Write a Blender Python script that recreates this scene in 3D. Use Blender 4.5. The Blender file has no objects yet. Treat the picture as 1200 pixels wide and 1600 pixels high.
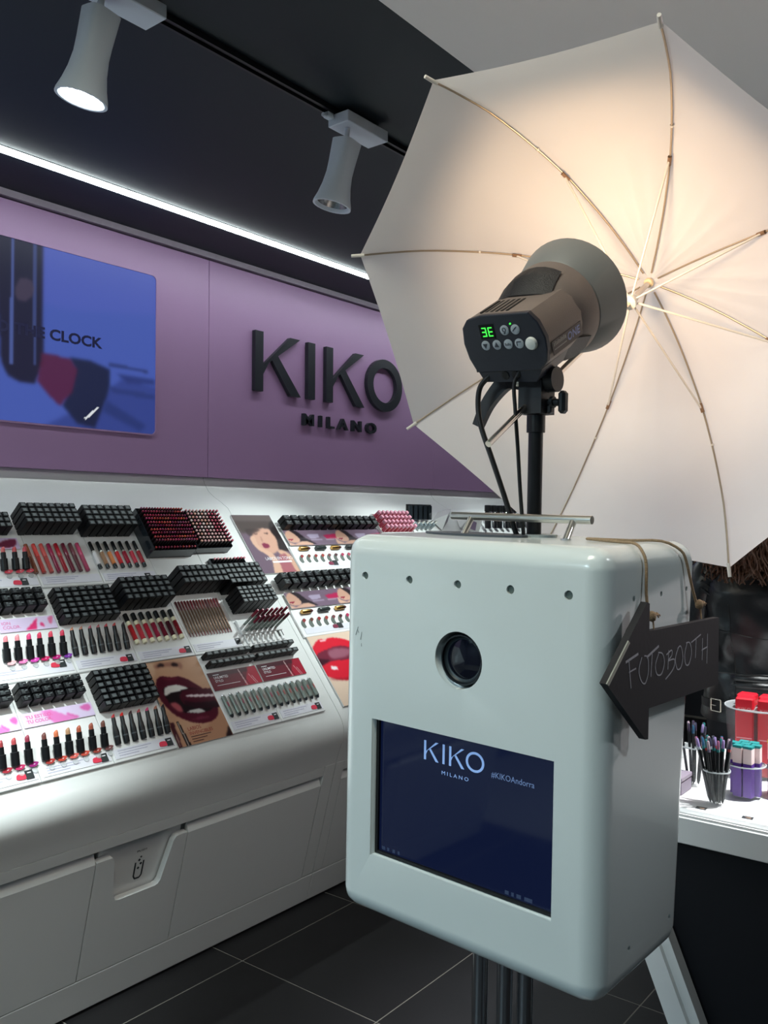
import bpy, bmesh, math, random
import numpy as np
from mathutils import Vector, Matrix, Euler

random.seed(7)
rng = np.random.default_rng(7)
SC = bpy.context.scene
COL = SC.collection
PI = math.pi

# ------------------------------------------------------------------ camera
F_PX, EYE = 1368.0, 1.55
YAW = math.atan2(1075.0, 1368.0)
PITCH = math.atan(10.6 / 1368.0)
ROLL = 0.005
cam = bpy.data.cameras.new('camera')
cam.sensor_fit = 'VERTICAL'
cam.sensor_height = 36.0
cam.lens = 36.0 * F_PX / 1600.0
cam.clip_start = 0.05
cam_o = bpy.data.objects.new('camera', cam)
COL.objects.link(cam_o)
fh = Vector((math.cos(YAW), math.sin(YAW), 0))
fwd = fh * math.cos(PITCH) + Vector((0, 0, math.sin(PITCH)))
right0 = Vector((math.sin(YAW), -math.cos(YAW), 0))
up0 = right0.cross(fwd)
rgt = right0 * math.cos(ROLL) + up0 * math.sin(ROLL)
upv = -right0 * math.sin(ROLL) + up0 * math.cos(ROLL)
m = Matrix((rgt, upv, -fwd)).transposed().to_4x4()
m.translation = Vector((0, 0, EYE))
cam_o.matrix_world = m
SC.camera = cam_o

# ------------------------------------------------------------------ world, exposure, lights
SC.view_settings.view_transform = 'Standard'
SC.view_settings.look = 'None'
SC.view_settings.exposure = 0.34
SC.view_settings.gamma = 1.0
SC.view_settings.use_curve_mapping = False
world = bpy.data.worlds.new('world')
SC.world = world
world.use_nodes = True
world.node_tree.nodes['Background'].inputs[0].default_value = (0.5, 0.6, 0.65, 1)
world.node_tree.nodes['Background'].inputs[1].default_value = 0.03

COOL = (0.72, 0.99, 1.10)


def area_light(name, loc, rot, sx, sy, power, color=COOL):
    l = bpy.data.lights.new(name, 'AREA')
    l.shape = 'RECTANGLE'
    l.size, l.size_y, l.energy, l.color = sx, sy, power, color
    o = bpy.data.objects.new(name, l)
    o.location, o.rotation_euler = loc, rot
    COL.objects.link(o)
    return o


def spot_light(name, loc, target, power, angle, blend=0.8, color=COOL, radius=0.04):
    l = bpy.data.lights.new(name, 'SPOT')
    l.energy, l.spot_size, l.spot_blend, l.color = power, math.radians(angle), blend, color
    l.shadow_soft_size = radius
    o = bpy.data.objects.new(name, l)
    o.location = loc
    o.rotation_euler = (Vector(target) - Vector(loc)).to_track_quat('-Z', 'Y').to_euler()
    COL.objects.link(o)
    return o


# unseen fill panels at ceiling height, added to brighten booth, umbrella and room
area_light('fill_panel_light', (-1.9, 1.5, 2.70), (0, 0, 0), 0.6, 1.2, 53)
area_light('fill_panel_light', (-1.9, -1.7, 2.70), (0, 0, 0), 0.6, 1.2, 7)
area_light('fill_panel_light', (0.35, 0.75, 2.70), (0, 0, 0), 0.5, 0.5, 11, (1.0, 0.97, 0.80))
area_light('fill_panel_light', (3.0, -0.2, 2.70), (0, 0, 0), 0.6, 1.0, 12, (1.0, 0.92, 0.91))
spot_light('umbrella_fill_spot', (3.6, -0.9, 2.66), (1.55, 0.62, 1.96), 118, 31, 0.5, (1.0, 0.86, 0.87))  # added spot that lights the umbrella canopy from behind
# track spotlights out of the picture or hidden behind the umbrella, aimed at the wall units
SPOTS = [(0.28, 0.75, 2.40, 0.97, 120), (1.10, 1.12, 2.42, 1.0, 84), (3.15, 2.75, 2.62, 1.25, 82), (3.9, 3.7, 2.62, 1.28, 95), (4.8, 4.8, 2.62, 1.3, 60)]
for sx_, tx_, ty_, tz_, pw_ in SPOTS:
    spot_light('track_spot_light', (sx_, 1.73, 2.44), (tx_, ty_, tz_), pw_, 48, 0.9, (0.88, 1.0, 0.985))
spot_light('booth_fill_spot', (1.75, -1.0, 2.68), (1.20, 0.40, 1.52), 24, 24, 0.8, (0.9, 0.96, 1.0))  # not on the track: added spot to lift the booth's upper side
# unseen spot added overhead to brighten the table at right
spot_light('table_fill_spot', (2.55, 0.15, 2.68), (2.40, 0.60, 0.84), 270, 42, 0.7, (0.95, 1.0, 1.0))

# ------------------------------------------------------------------ helpers


def srgb(r, g, b):
    def f(c):
        c = c / 255.0
        return c / 12.92 if c <= 0.04045 else ((c + 0.055) / 1.055) ** 2.4
    return (f(r), f(g), f(b), 1.0)


MATS = {}


def mat(name, col, rough=0.5, metal=0.0, noise=0.06, nscale=30.0, emit=None, estr=1.0, trans=0.0, alpha=1.0,
        bump=0.0, bscale=200.0, coat=0.0, objcol=False, ior=1.45, spec=0.5):
    if name in MATS:
        return MATS[name]
    ma = bpy.data.materials.new(name)
    ma.use_nodes = True
    nt = ma.node_tree
    N, L = nt.nodes, nt.links
    b = N['Principled BSDF']
    b.inputs['Roughness'].default_value = rough
    b.inputs['Metallic'].default_value = metal
    b.inputs['IOR'].default_value = ior
    b.inputs['Specular IOR Level'].default_value = spec
    b.inputs['Coat Weight'].default_value = coat
    b.inputs['Transmission Weight'].default_value = trans
    b.inputs['Alpha'].default_value = alpha
    tc = N.new('ShaderNodeTexCoord')
    if objcol:
        oi = N.new('ShaderNodeObjectInfo')
        L.new(oi.outputs['Color'], b.inputs['Base Color'])
    elif noise > 0:
        nz = N.new('ShaderNodeTexNoise')
        nz.inputs['Scale'].default_value = nscale
        nz.inputs['Detail'].default_value = 3
        L.new(tc.outputs['Object'], nz.inputs['Vector'])
        mx = N.new('ShaderNodeMix')
        mx.data_type = 'RGBA'
        c = col
        mx.inputs[6].default_value = tuple(max(0, v * (1 - noise)) for v in c[:3]) + (1,)
        mx.inputs[7].default_value = tuple(min(1, v * (1 + noise)) for v in c[:3]) + (1,)
        L.new(nz.outputs['Fac'], mx.inputs[0])
        L.new(mx.outputs[2], b.inputs['Base Color'])
    else:
        b.inputs['Base Color'].default_value = col
    if bump > 0:
        nb = N.new('ShaderNodeTexNoise')
        nb.inputs['Scale'].default_value = bscale
        nb.inputs['Detail'].default_value = 4
        L.new(tc.outputs['Object'], nb.inputs['Vector'])
        bp = N.new('ShaderNodeBump')
        bp.inputs['Strength'].default_value = bump
        bp.inputs['Distance'].default_value = 0.002
        L.new(nb.outputs['Fac'], bp.inputs['Height'])
        L.new(bp.outputs['Normal'], b.inputs['Normal'])
    if emit is not None:
        b.inputs['Emission Color'].default_value = emit
        b.inputs['Emission Strength'].default_value = estr
    MATS[name] = ma
    return ma


def attr_mat(name, rough=0.4, emit=0.0, coat=0.0, black=False):
    ma = bpy.data.materials.new(name)
    ma.use_nodes = True
    N, L = ma.node_tree.nodes, ma.node_tree.links
    b = N['Principled BSDF']
    b.inputs['Roughness'].default_value = rough
    b.inputs['Specular IOR Level'].default_value = 0.22
    b.inputs['Coat Weight'].default_value = coat
    at = N.new('ShaderNodeAttribute')
    at.attribute_name = 'print'
    if emit > 0:
        b.inputs['Base Color'].default_value = (0.01, 0.01, 0.012, 1)
        L.new(at.outputs['Color'], b.inputs['Emission Color'])
        b.inputs['Emission Strength'].default_value = emit
    else:
        L.new(at.outputs['Color'], b.inputs['Base Color'])
    return ma


def V(*a):
    return Vector(a)


def frame(origin, ex, ey, ez):
    mm = Matrix((ex, ey, ez)).transposed().to_4x4()
    mm.translation = Vector(origin)
    return mm


def basis_to(d, hint=(0, 0, 1)):
    d = Vector(d).normalized()
    h = Vector(hint)
    if abs(d.dot(h)) > 0.95:
        h = Vector((1, 0, 0))
    x = h.cross(d).normalized()
    return x, d.cross(x), d


class MB:
    """collects vertices and faces of one mesh, with a material slot per face"""

    def __init__(self):
        self.v, self.f, self.mi = [], [], []

    def add(self, vs, fs, mi=0, M=None):
        n = len(self.v)
        if M is not None:
            vs = [M @ Vector(p) for p in vs]
        self.v += [tuple(p) for p in vs]
        self.f += [tuple(i + n for i in q) for q in fs]
        self.mi += [mi] * len(fs)
        return self

    def box(self, a, b, mi=0, M=None, ch=0.0):
        (x0, y0, z0), (x1, y1, z1) = a, b
        x0, x1 = min(x0, x1), max(x0, x1)
        y0, y1 = min(y0, y1), max(y0, y1)
        z0, z1 = min(z0, z1), max(z0, z1)
        if ch <= 0:
            vs = [(x0, y0, z0), (x1, y0, z0), (x1, y1, z0), (x0, y1, z0), (x0, y0, z1), (x1, y0, z1), (x1, y1, z1), (x0, y1, z1)]
            fs = [(0, 3, 2, 1), (4, 5, 6, 7), (0, 1, 5, 4), (1, 2, 6, 5), (2, 3, 7, 6), (3, 0, 4, 7)]
            return self.add(vs, fs, mi, M)
        c = ch
        ring = lambda i, z: [(x0 + i, y0, z), (x1 - i, y0, z), (x1, y0 + i, z), (x1, y1 - i, z), (x1 - i, y1, z), (x0 + i, y1, z), (x0, y1 - i, z), (x0, y0 + i, z)]
        cap = lambda z: [(x0 + c, y0 + c, z), (x1 - c, y0 + c, z), (x1 - c, y1 - c, z), (x0 + c, y1 - c, z)]
        vs = cap(z0) + ring(c, z0 + c) + ring(c, z1 - c) + cap(z1)
        fs = [(3, 2, 1, 0), (20, 21, 22, 23)]
        for i in range(8):
            j = (i + 1) % 8
            fs.append((4 + i, 4 + j, 12 + j, 12 + i))
        for k in range(4):
            a0, a1 = 4 + 2 * k, 4 + 2 * k + 1
            an = 4 + (2 * k + 2) % 8
            fs.append((k, (k + 1) % 4, a1, a0))
            fs.append(((k + 1) % 4, an, a1))
            b0, b1 = 12 + 2 * k, 12 + 2 * k + 1
            bn = 12 + (2 * k + 2) % 8
            fs.append((20 + (k + 1) % 4, 20 + k, b0, b1))
            fs.append((20 + (k + 1) % 4, b1, bn))
        return self.add(vs, fs, mi, M)

    def loft(self, rings, mi=0, cap0=True, cap1=True, M=None, closed=True):
        n = len(rings[0])
        vs = [p for r in rings for p in r]
        fs = []
        for k in range(len(rings) - 1):
            for i in range(n if closed else n - 1):
                j = (i + 1) % n
                fs.append((k * n + i, k * n + j, (k + 1) * n + j, (k + 1) * n + i))
        if cap0:
            fs.append(tuple(reversed(range(n))))
        if cap1:
            fs.append(tuple((len(rings) - 1) * n + i for i in range(n)))
        return self.add(vs, fs, mi, M)

    def lathe(self, prof, seg=16, mi=0, M=None, cap0=True, cap1=True):
        rings = [[(r * math.cos(2 * PI * i / seg), r * math.sin(2 * PI * i / seg), z) for i in range(seg)] for r, z in prof]
        return self.loft(rings, mi, cap0, cap1, M)

    def cyl(self, p0, p1, r0, r1=None, seg=12, mi=0, M=None):
        r1 = r0 if r1 is None else r1
        p0, p1 = Vector(p0), Vector(p1)
        x, y, z = basis_to(p1 - p0)
        rings = []
        for p, r in ((p0, r0), (p1, r1)):
            rings.append([tuple(p + x * (r * math.cos(2 * PI * i / seg)) + y * (r * math.sin(2 * PI * i / seg))) for i in range(seg)])
        return self.loft(rings, mi, True, True, M)

    def tube(self, pts, r, seg=8, mi=0, M=None, smooth=3):
        P = [Vector(p) for p in pts]
        if smooth > 1 and len(P) > 2:
            P = catmull(P, smooth)
        rr = r if callable(r) else (lambda t: r)
        rings = []
        x = None
        for k, p in enumerate(P):
            d = (P[min(k + 1, len(P) - 1)] - P[max(k - 1, 0)])
            if d.length < 1e-9:
                d = Vector((0, 0, 1))
            d.normalize()
            if x is None:
                x, y, _ = basis_to(d)
            else:
                x = (x - d * x.dot(d)).normalized()
                y = d.cross(x)
            q = rr(k / max(1, len(P) - 1))
            rings.append([tuple(p + x * (q * math.cos(2 * PI * i / seg)) + y * (q * math.sin(2 * PI * i / seg))) for i in range(seg)])
        return self.loft(rings, mi, True, True, M)

    def prism(self, poly, z0, z1, mi=0, M=None):
        n = len(poly)
        ar = sum(poly[i][0] * poly[(i + 1) % n][1] - poly[(i + 1) % n][0] * poly[i][1] for i in range(n))
        if ar < 0:
            poly = list(reversed(poly))
        vs = [(x, y, z0) for x, y in poly] + [(x, y, z1) for x, y in poly]
        fs = [tuple(reversed(range(n))), tuple(range(n, 2 * n))]
        for i in range(n):
            j = (i + 1) % n
            fs.append((i, j, n + j, n + i))
        return self.add(vs, fs, mi, M)

    def ring_prism(self, outer, inner, z0, z1, mi=0, M=None):
        n = len(outer)
        vs = [(x, y, z0) for x, y in outer] + [(x, y, z0) for x, y in inner] + [(x, y, z1) for x, y in outer] + [(x, y, z1) for x, y in inner]
        fs = []
        for i in range(n):
            j = (i + 1) % n
            fs += [(i, n + i, n + j, j), (2 * n + i, 2 * n + j, 3 * n + j, 3 * n + i), (i, j, 2 * n + j, 2 * n + i), (n + i, 3 * n + i, 3 * n + j, n + j)]
        return self.add(vs, fs, mi, M)

    def mesh(self, name, mats, smooth=None):
        me = bpy.data.meshes.new(name)
        me.from_pydata(self.v, [], self.f)
        for ma in mats:
            me.materials.append(ma)
        if len(mats) > 1:
            me.polygons.foreach_set('material_index', self.mi)
        if smooth is not None:
            me.polygons.foreach_set('use_smooth', [True] * len(me.polygons))
            me.set_sharp_from_angle(angle=math.radians(smooth))
        me.update()
        return me

    def build(self, name, mats, parent=None, M=None, smooth=None):
        if not isinstance(mats, (list, tuple)):
            mats = [mats]
        return link(name, self.mesh(name, mats, smooth), parent, M)


def catmull(P, k):
    out = []
    n = len(P)
    for i in range(n - 1):
        p0, p1, p2, p3 = P[max(i - 1, 0)], P[i], P[i + 1], P[min(i + 2, n - 1)]
        for s in range(k):
            t = s / k
            out.append(0.5 * ((2 * p1) + (p2 - p0) * t + (2 * p0 - 5 * p1 + 4 * p2 - p3) * t * t + (3 * p1 - p0 - 3 * p2 + p3) * t ** 3))
    out.append(P[-1])
    return out


def link(name, data, parent=None, M=None):
    o = bpy.data.objects.new(name, data)
    COL.objects.link(o)
    if parent is not None:
        o.parent = parent
        if M is not None:
            o.matrix_local = M
    elif M is not None:
        o.matrix_world = M
    return o


def tag(o, label, cat, group=None):
    o['label'] = label
    o['category'] = cat
    if group:
        o['group'] = group
    return o


def thing(name, label, cat, M=None, group=None):
    o = link(name, None, None, M)
    o.empty_display_size = 0.05
    return tag(o, label, cat, group)


def struct(o):
    o['kind'] = 'structure'
    return o


def stuff(o):
    o['kind'] = 'stuff'
    return o


def T(x, y, z):
    return Matrix.Translation(Vector((x, y, z)))


def circle(cx, cy, r, n=24, rx=None):
    rx = r if rx is None else rx
    return [(cx + rx * math.cos(2 * PI * i / n), cy + r * math.sin(2 * PI * i / n)) for i in range(n)]


ORD = ['first', 'second', 'third', 'fourth', 'fifth', 'sixth', 'seventh', 'eighth', 'ninth', 'tenth', 'eleventh', 'twelfth',
       'thirteenth', 'fourteenth', 'fifteenth', 'sixteenth', 'seventeenth', 'eighteenth']

# ---- lettering: all words are typed first, then turned into meshes in one go
TEXT_SPECS = {}


def want(key, body, size=1.0, ext=0.0, offset=0.0, space=1.0, shear=0.0):
    TEXT_SPECS[key] = (body, size, ext, offset, space, shear)


want('milano', 'MILANO', 1.0, 0.0, 0.025, 1.6)
want('milano_thin', 'MILANO', 1.0, 0.0, 0.0, 1.5)
want('hash', '#KIKOAndorra', 1.0)
want('clock', 'D THE CLOCK', 1.0, 0, 0.035)
want('estilo', 'TU ESTILO.', 1.0, 0, 0.02)
want('color', 'TU COLOR.', 1.0, 0, 0.02)
want('ion', 'ION', 1.0)
want('acolor', 'COLOR.', 1.0)
want('labios', 'LABIOS', 1.0)
want('invencibles', 'INVENCIBLES', 1.0)
want('tono', 'LABIOS EN TONO', 1.0)
want('unlimited', 'UNLIMITED', 1.0, 0, 0.01)
want('stylo', 'STYLO', 1.0, 0, 0.01)
want('one', 'ONE', 1.0, 0, 0.03, 1.05, 0.15)
want('push', 'PUSH', 1.0)
want('kiko', 'KIKO', 1.0, 0, 0.0, 1.1)
TEXT = {}


def make_texts():
    obs = []
    for k, (body, size, ext, off, sp, sh) in TEXT_SPECS.items():
        cu = bpy.data.curves.new('text_' + k, 'FONT')
        cu.body, cu.size, cu.extrude, cu.offset, cu.space_character, cu.shear = body, size, ext, off, sp, sh
        cu.resolution_u = 3
        o = bpy.data.objects.new('text_' + k, cu)
        COL.objects.link(o)
        obs.append((k, o))
    bpy.context.view_layer.update()
    dg = bpy.context.evaluated_depsgraph_get()
    for k, o in obs:
        me = bpy.data.meshes.new_from_object(o.evaluated_get(dg))
        co = np.empty(len(me.vertices) * 3)
        me.vertices.foreach_get('co', co)
        co = co.reshape(-1, 3)
        TEXT[k] = ([tuple(p) for p in co], [tuple(p.vertices) for p in me.polygons], co.min(0), co.max(0))
        bpy.data.meshes.remove(me)
    for k, o in obs:
        cu = o.data
        bpy.data.objects.remove(o)
        bpy.data.curves.remove(cu)


make_texts()


def put_text(mb, key, x, y, w, h=None, mi=0, M=None, z=0.0, depth=0.0):
    """lays a word into mb with its lower left corner at x, y, w wide (h high)"""
    vs, fs, lo, hi = TEXT[key]
    sx = w / (hi[0] - lo[0])
    sy = sx if h is None else h / (hi[1] - lo[1])
    P = [((p[0] - lo[0]) * sx + x, (p[1] - lo[1]) * sy + y, z) for p in vs]
    if depth <= 0:
        return mb.add(P, fs, mi, M)
    # give the word thickness: top, bottom and walls on open edges
    n = len(P)
    Q = [(a, b, z + depth) for a, b, _ in P]
    ec = {}
    for q in fs:
        for i in range(len(q)):
            e = (q[i], q[(i + 1) % len(q)])
            ec[e] = ec.get(e, 0) + 1
    walls = [(a, b, n + b, n + a) for (a, b) in ec if (b, a) not in ec]
    return mb.add(P + Q, [tuple(reversed(q)) for q in fs] + [tuple(i + n for i in q) for q in fs] + walls, mi, M)


# ---- printed pictures: a fine mesh whose vertex colours carry the flat print


def in_poly(X, Y, poly):
    c = np.zeros(X.shape, bool)
    n = len(poly)
    j = n - 1
    for i in range(n):
        xi, yi = poly[i]
        xj, yj = poly[j]
        if yi != yj:
            c ^= ((yi > Y) != (yj > Y)) & (X < (xj - xi) * (Y - yi) / (yj - yi) + xi)
        j = i
    return c


def smooth_poly(poly, k=4):
    P = [Vector((a, b, 0)) for a, b in poly]
    n = len(P)
    out = []
    for i in range(n):
        p0, p1, p2, p3 = P[i - 1], P[i], P[(i + 1) % n], P[(i + 2) % n]
        for s in range(k):
            t = s / k
            q = 0.5 * ((2 * p1) + (p2 - p0) * t + (2 * p0 - 5 * p1 + 4 * p2 - p3) * t * t + (3 * p1 - p0 - 3 * p2 + p3) * t ** 3)
            out.append((q.x, q.y))
    return out


def blur(A, k):
    for _ in range(k):
        B = np.pad(A, 1, mode='edge')
        A = (B[1:-1, 1:-1] * 2 + B[:-2, 1:-1] + B[2:, 1:-1] + B[1:-1, :-2] + B[1:-1, 2:]) / 6
    return A


def printed(name, w, h, nx, ny, layers, base, ma, parent=None, M=None, x0=0.0, x1=1.0, y0=0.0, y1=1.0, corner=0.0):
    """sheet w x h lying in local xy, corner at 0,0; layers: (polygon in 0..1, colour, blur, opacity, rounded)"""
    U, Vv = np.meshgrid(np.linspace(x0, x1, nx + 1), np.linspace(y0, y1, ny + 1))
    img = np.empty(U.shape + (3,))
    img[:] = np.array(base) / 255.0
    for ly in layers:
        poly, colr, bl, op, rd = ly
        pp = smooth_poly(poly) if rd else poly
        msk = blur(in_poly(U, Vv, pp).astype(float), bl) * op
        c = np.array(colr) / 255.0
        img = img * (1 - msk[..., None]) + c * msk[..., None]
    lin = np.where(img <= 0.04045, img / 12.92, ((img + 0.055) / 1.055) ** 2.4)
    X = (U - x0) / (x1 - x0) * w
    Y = (Vv - y0) / (y1 - y0) * h
    if corner > 0:   # rounded corners: pull the border points onto the arc
        for cx, cy, sx, sy in ((corner, corner, -1, -1), (w - corner, corner, 1, -1), (corner, h - corner, -1, 1), (w - corner, h - corner, 1, 1)):
            dx, dy = (X - cx) * sx, (Y - cy) * sy
            inn = (dx > 0) & (dy > 0)
            d = np.hypot(dx, dy)
            s = np.where(inn & (d > corner), corner / np.maximum(d, 1e-9), 1.0)
            X = np.where(inn, cx + sx * dx * s, X)
            Y = np.where(inn, cy + sy * dy * s, Y)
    nv = (nx + 1) * (ny + 1)
    co = np.zeros((nv, 3))
    co[:, 0], co[:, 1] = X.ravel(), Y.ravel()
    idx = np.arange(nv).reshape(ny + 1, nx + 1)
    fs = np.stack([idx[:-1, :-1], idx[:-1, 1:], idx[1:, 1:], idx[1:, :-1]], -1).reshape(-1, 4)
    me = bpy.data.meshes.new(name)
    me.from_pydata(co.tolist(), [], fs.tolist())
    at = me.color_attributes.new('print', 'FLOAT_COLOR', 'POINT')
    rgba = np.ones((nv, 4))
    rgba[:, :3] = lin.reshape(-1, 3)
    at.data.foreach_set('color', rgba.ravel())
    me.materials.append(ma)
    me.update()
    return link(name, me, parent, M)


# ------------------------------------------------------------------ materials
WHITE = mat('white_lacquer', (0.80, 0.81, 0.80, 1), 0.28, noise=0.015, nscale=6, coat=0.15)
ACRYL = mat('white_acrylic', (0.86, 0.86, 0.86, 1), 0.2, noise=0.01)
BOOTH = mat('booth_white_paint', (0.70, 0.765, 0.76, 1), 0.22, noise=0.02, nscale=4, coat=0.3, bump=0.03, bscale=60)
BLACKC = mat('black_carton', srgb(15, 16, 19), 0.42, noise=0.15, nscale=90, spec=0.35)
LABELC = mat('carton_label', srgb(104, 110, 112), 0.35, noise=0.9, nscale=420)
BLACKP = mat('black_plastic', srgb(20, 21, 24), 0.35, noise=0.1)
DARKN = mat('dark_navy_plastic', srgb(24, 28, 40), 0.42, noise=0.08)
CHROME = mat('chrome', (0.75, 0.77, 0.8, 1), 0.12, 1.0, noise=0.02)
STEEL = mat('brushed_steel', (0.62, 0.61, 0.57, 1), 0.28, 1.0, noise=0.06, nscale=120)
GOLD = mat('gold_metal', srgb(190, 150, 90), 0.3, 1.0, noise=0.05)
SILVER = mat('silver_plastic', srgb(128, 136, 130), 0.25, 0.35, noise=0.05)
OBJC = mat('shade_by_object', (0.5, 0.1, 0.1, 1), 0.35, objcol=True)
OBJG = mat('gloss_by_object', (0.5, 0.1, 0.1, 1), 0.12, objcol=True, coat=0.6)
CLEAR = mat('clear_plastic', (0.9, 0.93, 0.95, 1), 0.05, noise=0, alpha=0.035, coat=0.5)
SMOKE = mat('smoked_acrylic', srgb(40, 46, 52), 0.12, noise=0.05, coat=0.5)
DISCM = mat('frosted_disc', srgb(225, 228, 228), 0.2, noise=0.02, alpha=0.45)
PURPLE = mat('purple_panel', srgb(170, 134, 176), 0.42, noise=0.02, nscale=3)
DARKLET = mat('dark_letter', srgb(40, 42, 50), 0.4, noise=0.04)
TAGRED = mat('tag_red', srgb(225, 60, 85), 0.4, noise=0.03)
TAGBLK = mat('tag_black', srgb(52, 56, 58), 0.4, noise=0.1)
CARDW = mat('lavender_card', srgb(230, 229, 238), 0.35, noise=0.03)
CARDT = mat('card_print', srgb(192, 190, 210), 0.5, noise=0.1)
WHITEP = mat('white_print', srgb(235, 232, 238), 0.5, noise=0.02)
PINKP = mat('pink_print', srgb(225, 100, 165), 0.5, noise=0.05)
PAPER = attr_mat('printed_gloss_paper', 0.34, 0.0, 0.1)
SCREEN = attr_mat('lit_screen', 0.4, 0.62)

# ------------------------------------------------------------------ the shop: floor, ceiling, walls
CEIL = 2.74
GROUT = mat('floor_grout', srgb(128, 124, 116), 0.8, noise=0.1)
TILE = mat('dark_floor_tile', srgb(30, 29, 31), 0.42, noise=0.35, nscale=5, bump=0.06, bscale=70)
floor = struct(MB().box((-3, -3, -0.1), (7, 3.2, -0.0008)).build('floor', GROUT))
tile_me = MB().box((-0.298, -0.298, -0.006), (0.298, 0.298, 0.0), ch=0.0008).mesh('tile', [TILE])
for i in range(-5, 9):
    for j in range(-2, 7):
        link('tile', tile_me, floor, T(2.119 + 0.6 * i - 0.3, 2.286 - 0.6 * j + 0.3, 0))
CEILW = mat('white_ceiling', srgb(225, 224, 222), 0.85, noise=0.02, nscale=3)
CEILD = mat('dark_ceiling', srgb(23, 33, 39), 0.6, noise=0.05, nscale=3)
WALLM = mat('shop_wall', srgb(84, 88, 96), 0.7, noise=0.05, nscale=3)
WALLD = mat('dark_wall', srgb(48, 50, 56), 0.7, noise=0.05, nscale=3)
struct(MB().box((-3, -3, CEIL), (7, 1.25, CEIL + 0.1)).build('ceiling', CEILW))
struct(MB().box((-3, 1.25, CEIL), (7, 3.2, CEIL + 0.1)).build('ceiling', CEILD))
struct(MB().box((-3, 3.085, 0), (7, 3.2, CEIL)).build('wall_left', WALLM))
struct(MB().box((-3, -3.1, 0), (7, -3, CEIL)).build('wall_right', WALLM))
struct(MB().box((7, -3, 0), (7.1, 3.2, CEIL)).build('wall_far', WALLD))
struct(MB().box((-3.1, -3, 0), (-3, 3.2, CEIL)).build('wall_back', WALLM))
struct(MB().box((-3, 3.035, 2.715), (7, 3.085, CEIL)).build('trim_1', mat('fascia_trim', srgb(160, 148, 162), 0.5)))

# ------------------------------------------------------------------ purple fascia, screen, sign
YF = 3.05
EDGES = [-1.33, 0.837, 2.601, 4.365, 6.129]
for i in range(4):
    x0, x1 = EDGES[i] + 0.0012, EDGES[i + 1] - 0.0012
    nm = ['left of the screen, partly out of frame', 'behind the left screen', 'behind the dark letter sign', 'at the far end behind the umbrella'][i]
    mb = MB().box((x0 - x0, 0, 0), (x1 - x0, 0.034, 0.977), ch=0.002)
    tag(mb.build('fascia_panel', PURPLE, None, T(x0, YF, 1.732)), 'purple fascia panel ' + nm, 'wall panel', 'purple fascia panels')


def television(x0, x1, z0, z1, label, paint):
    t = thing('television', label, 'screen', T(x0, YF, z0), 'fascia screens')
    w, h = x1 - x0, z1 - z0

    def rr(e):
        pts = []
        r = 0.022 + e
        for cx, cy, a0 in ((w + e - r, h + e - r, 0), (-e + r, h + e - r, 90), (-e + r, -e + r, 180), (w + e - r, -e + r, 270)):
            for k in range(7):
                an = math.radians(a0 + 15 * k)
                pts.append((cx + r * math.cos(an), cy + r * math.sin(an)))
        return pts
    R90 = Matrix(((1, 0, 0, 0), (0, 0, 1, 0), (0, 1, 0, 0), (0, 0, 0, 1)))
    R90 = Matrix.Rotation(PI / 2, 4, 'X')
    MB().ring_prism(rr(0.007), rr(0.0), 0.0, 0.006, M=R90).build('bezel', PURPLE, t)
    paint(t, w, h, T(0, -0.002, 0) @ R90)
    return t


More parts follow.
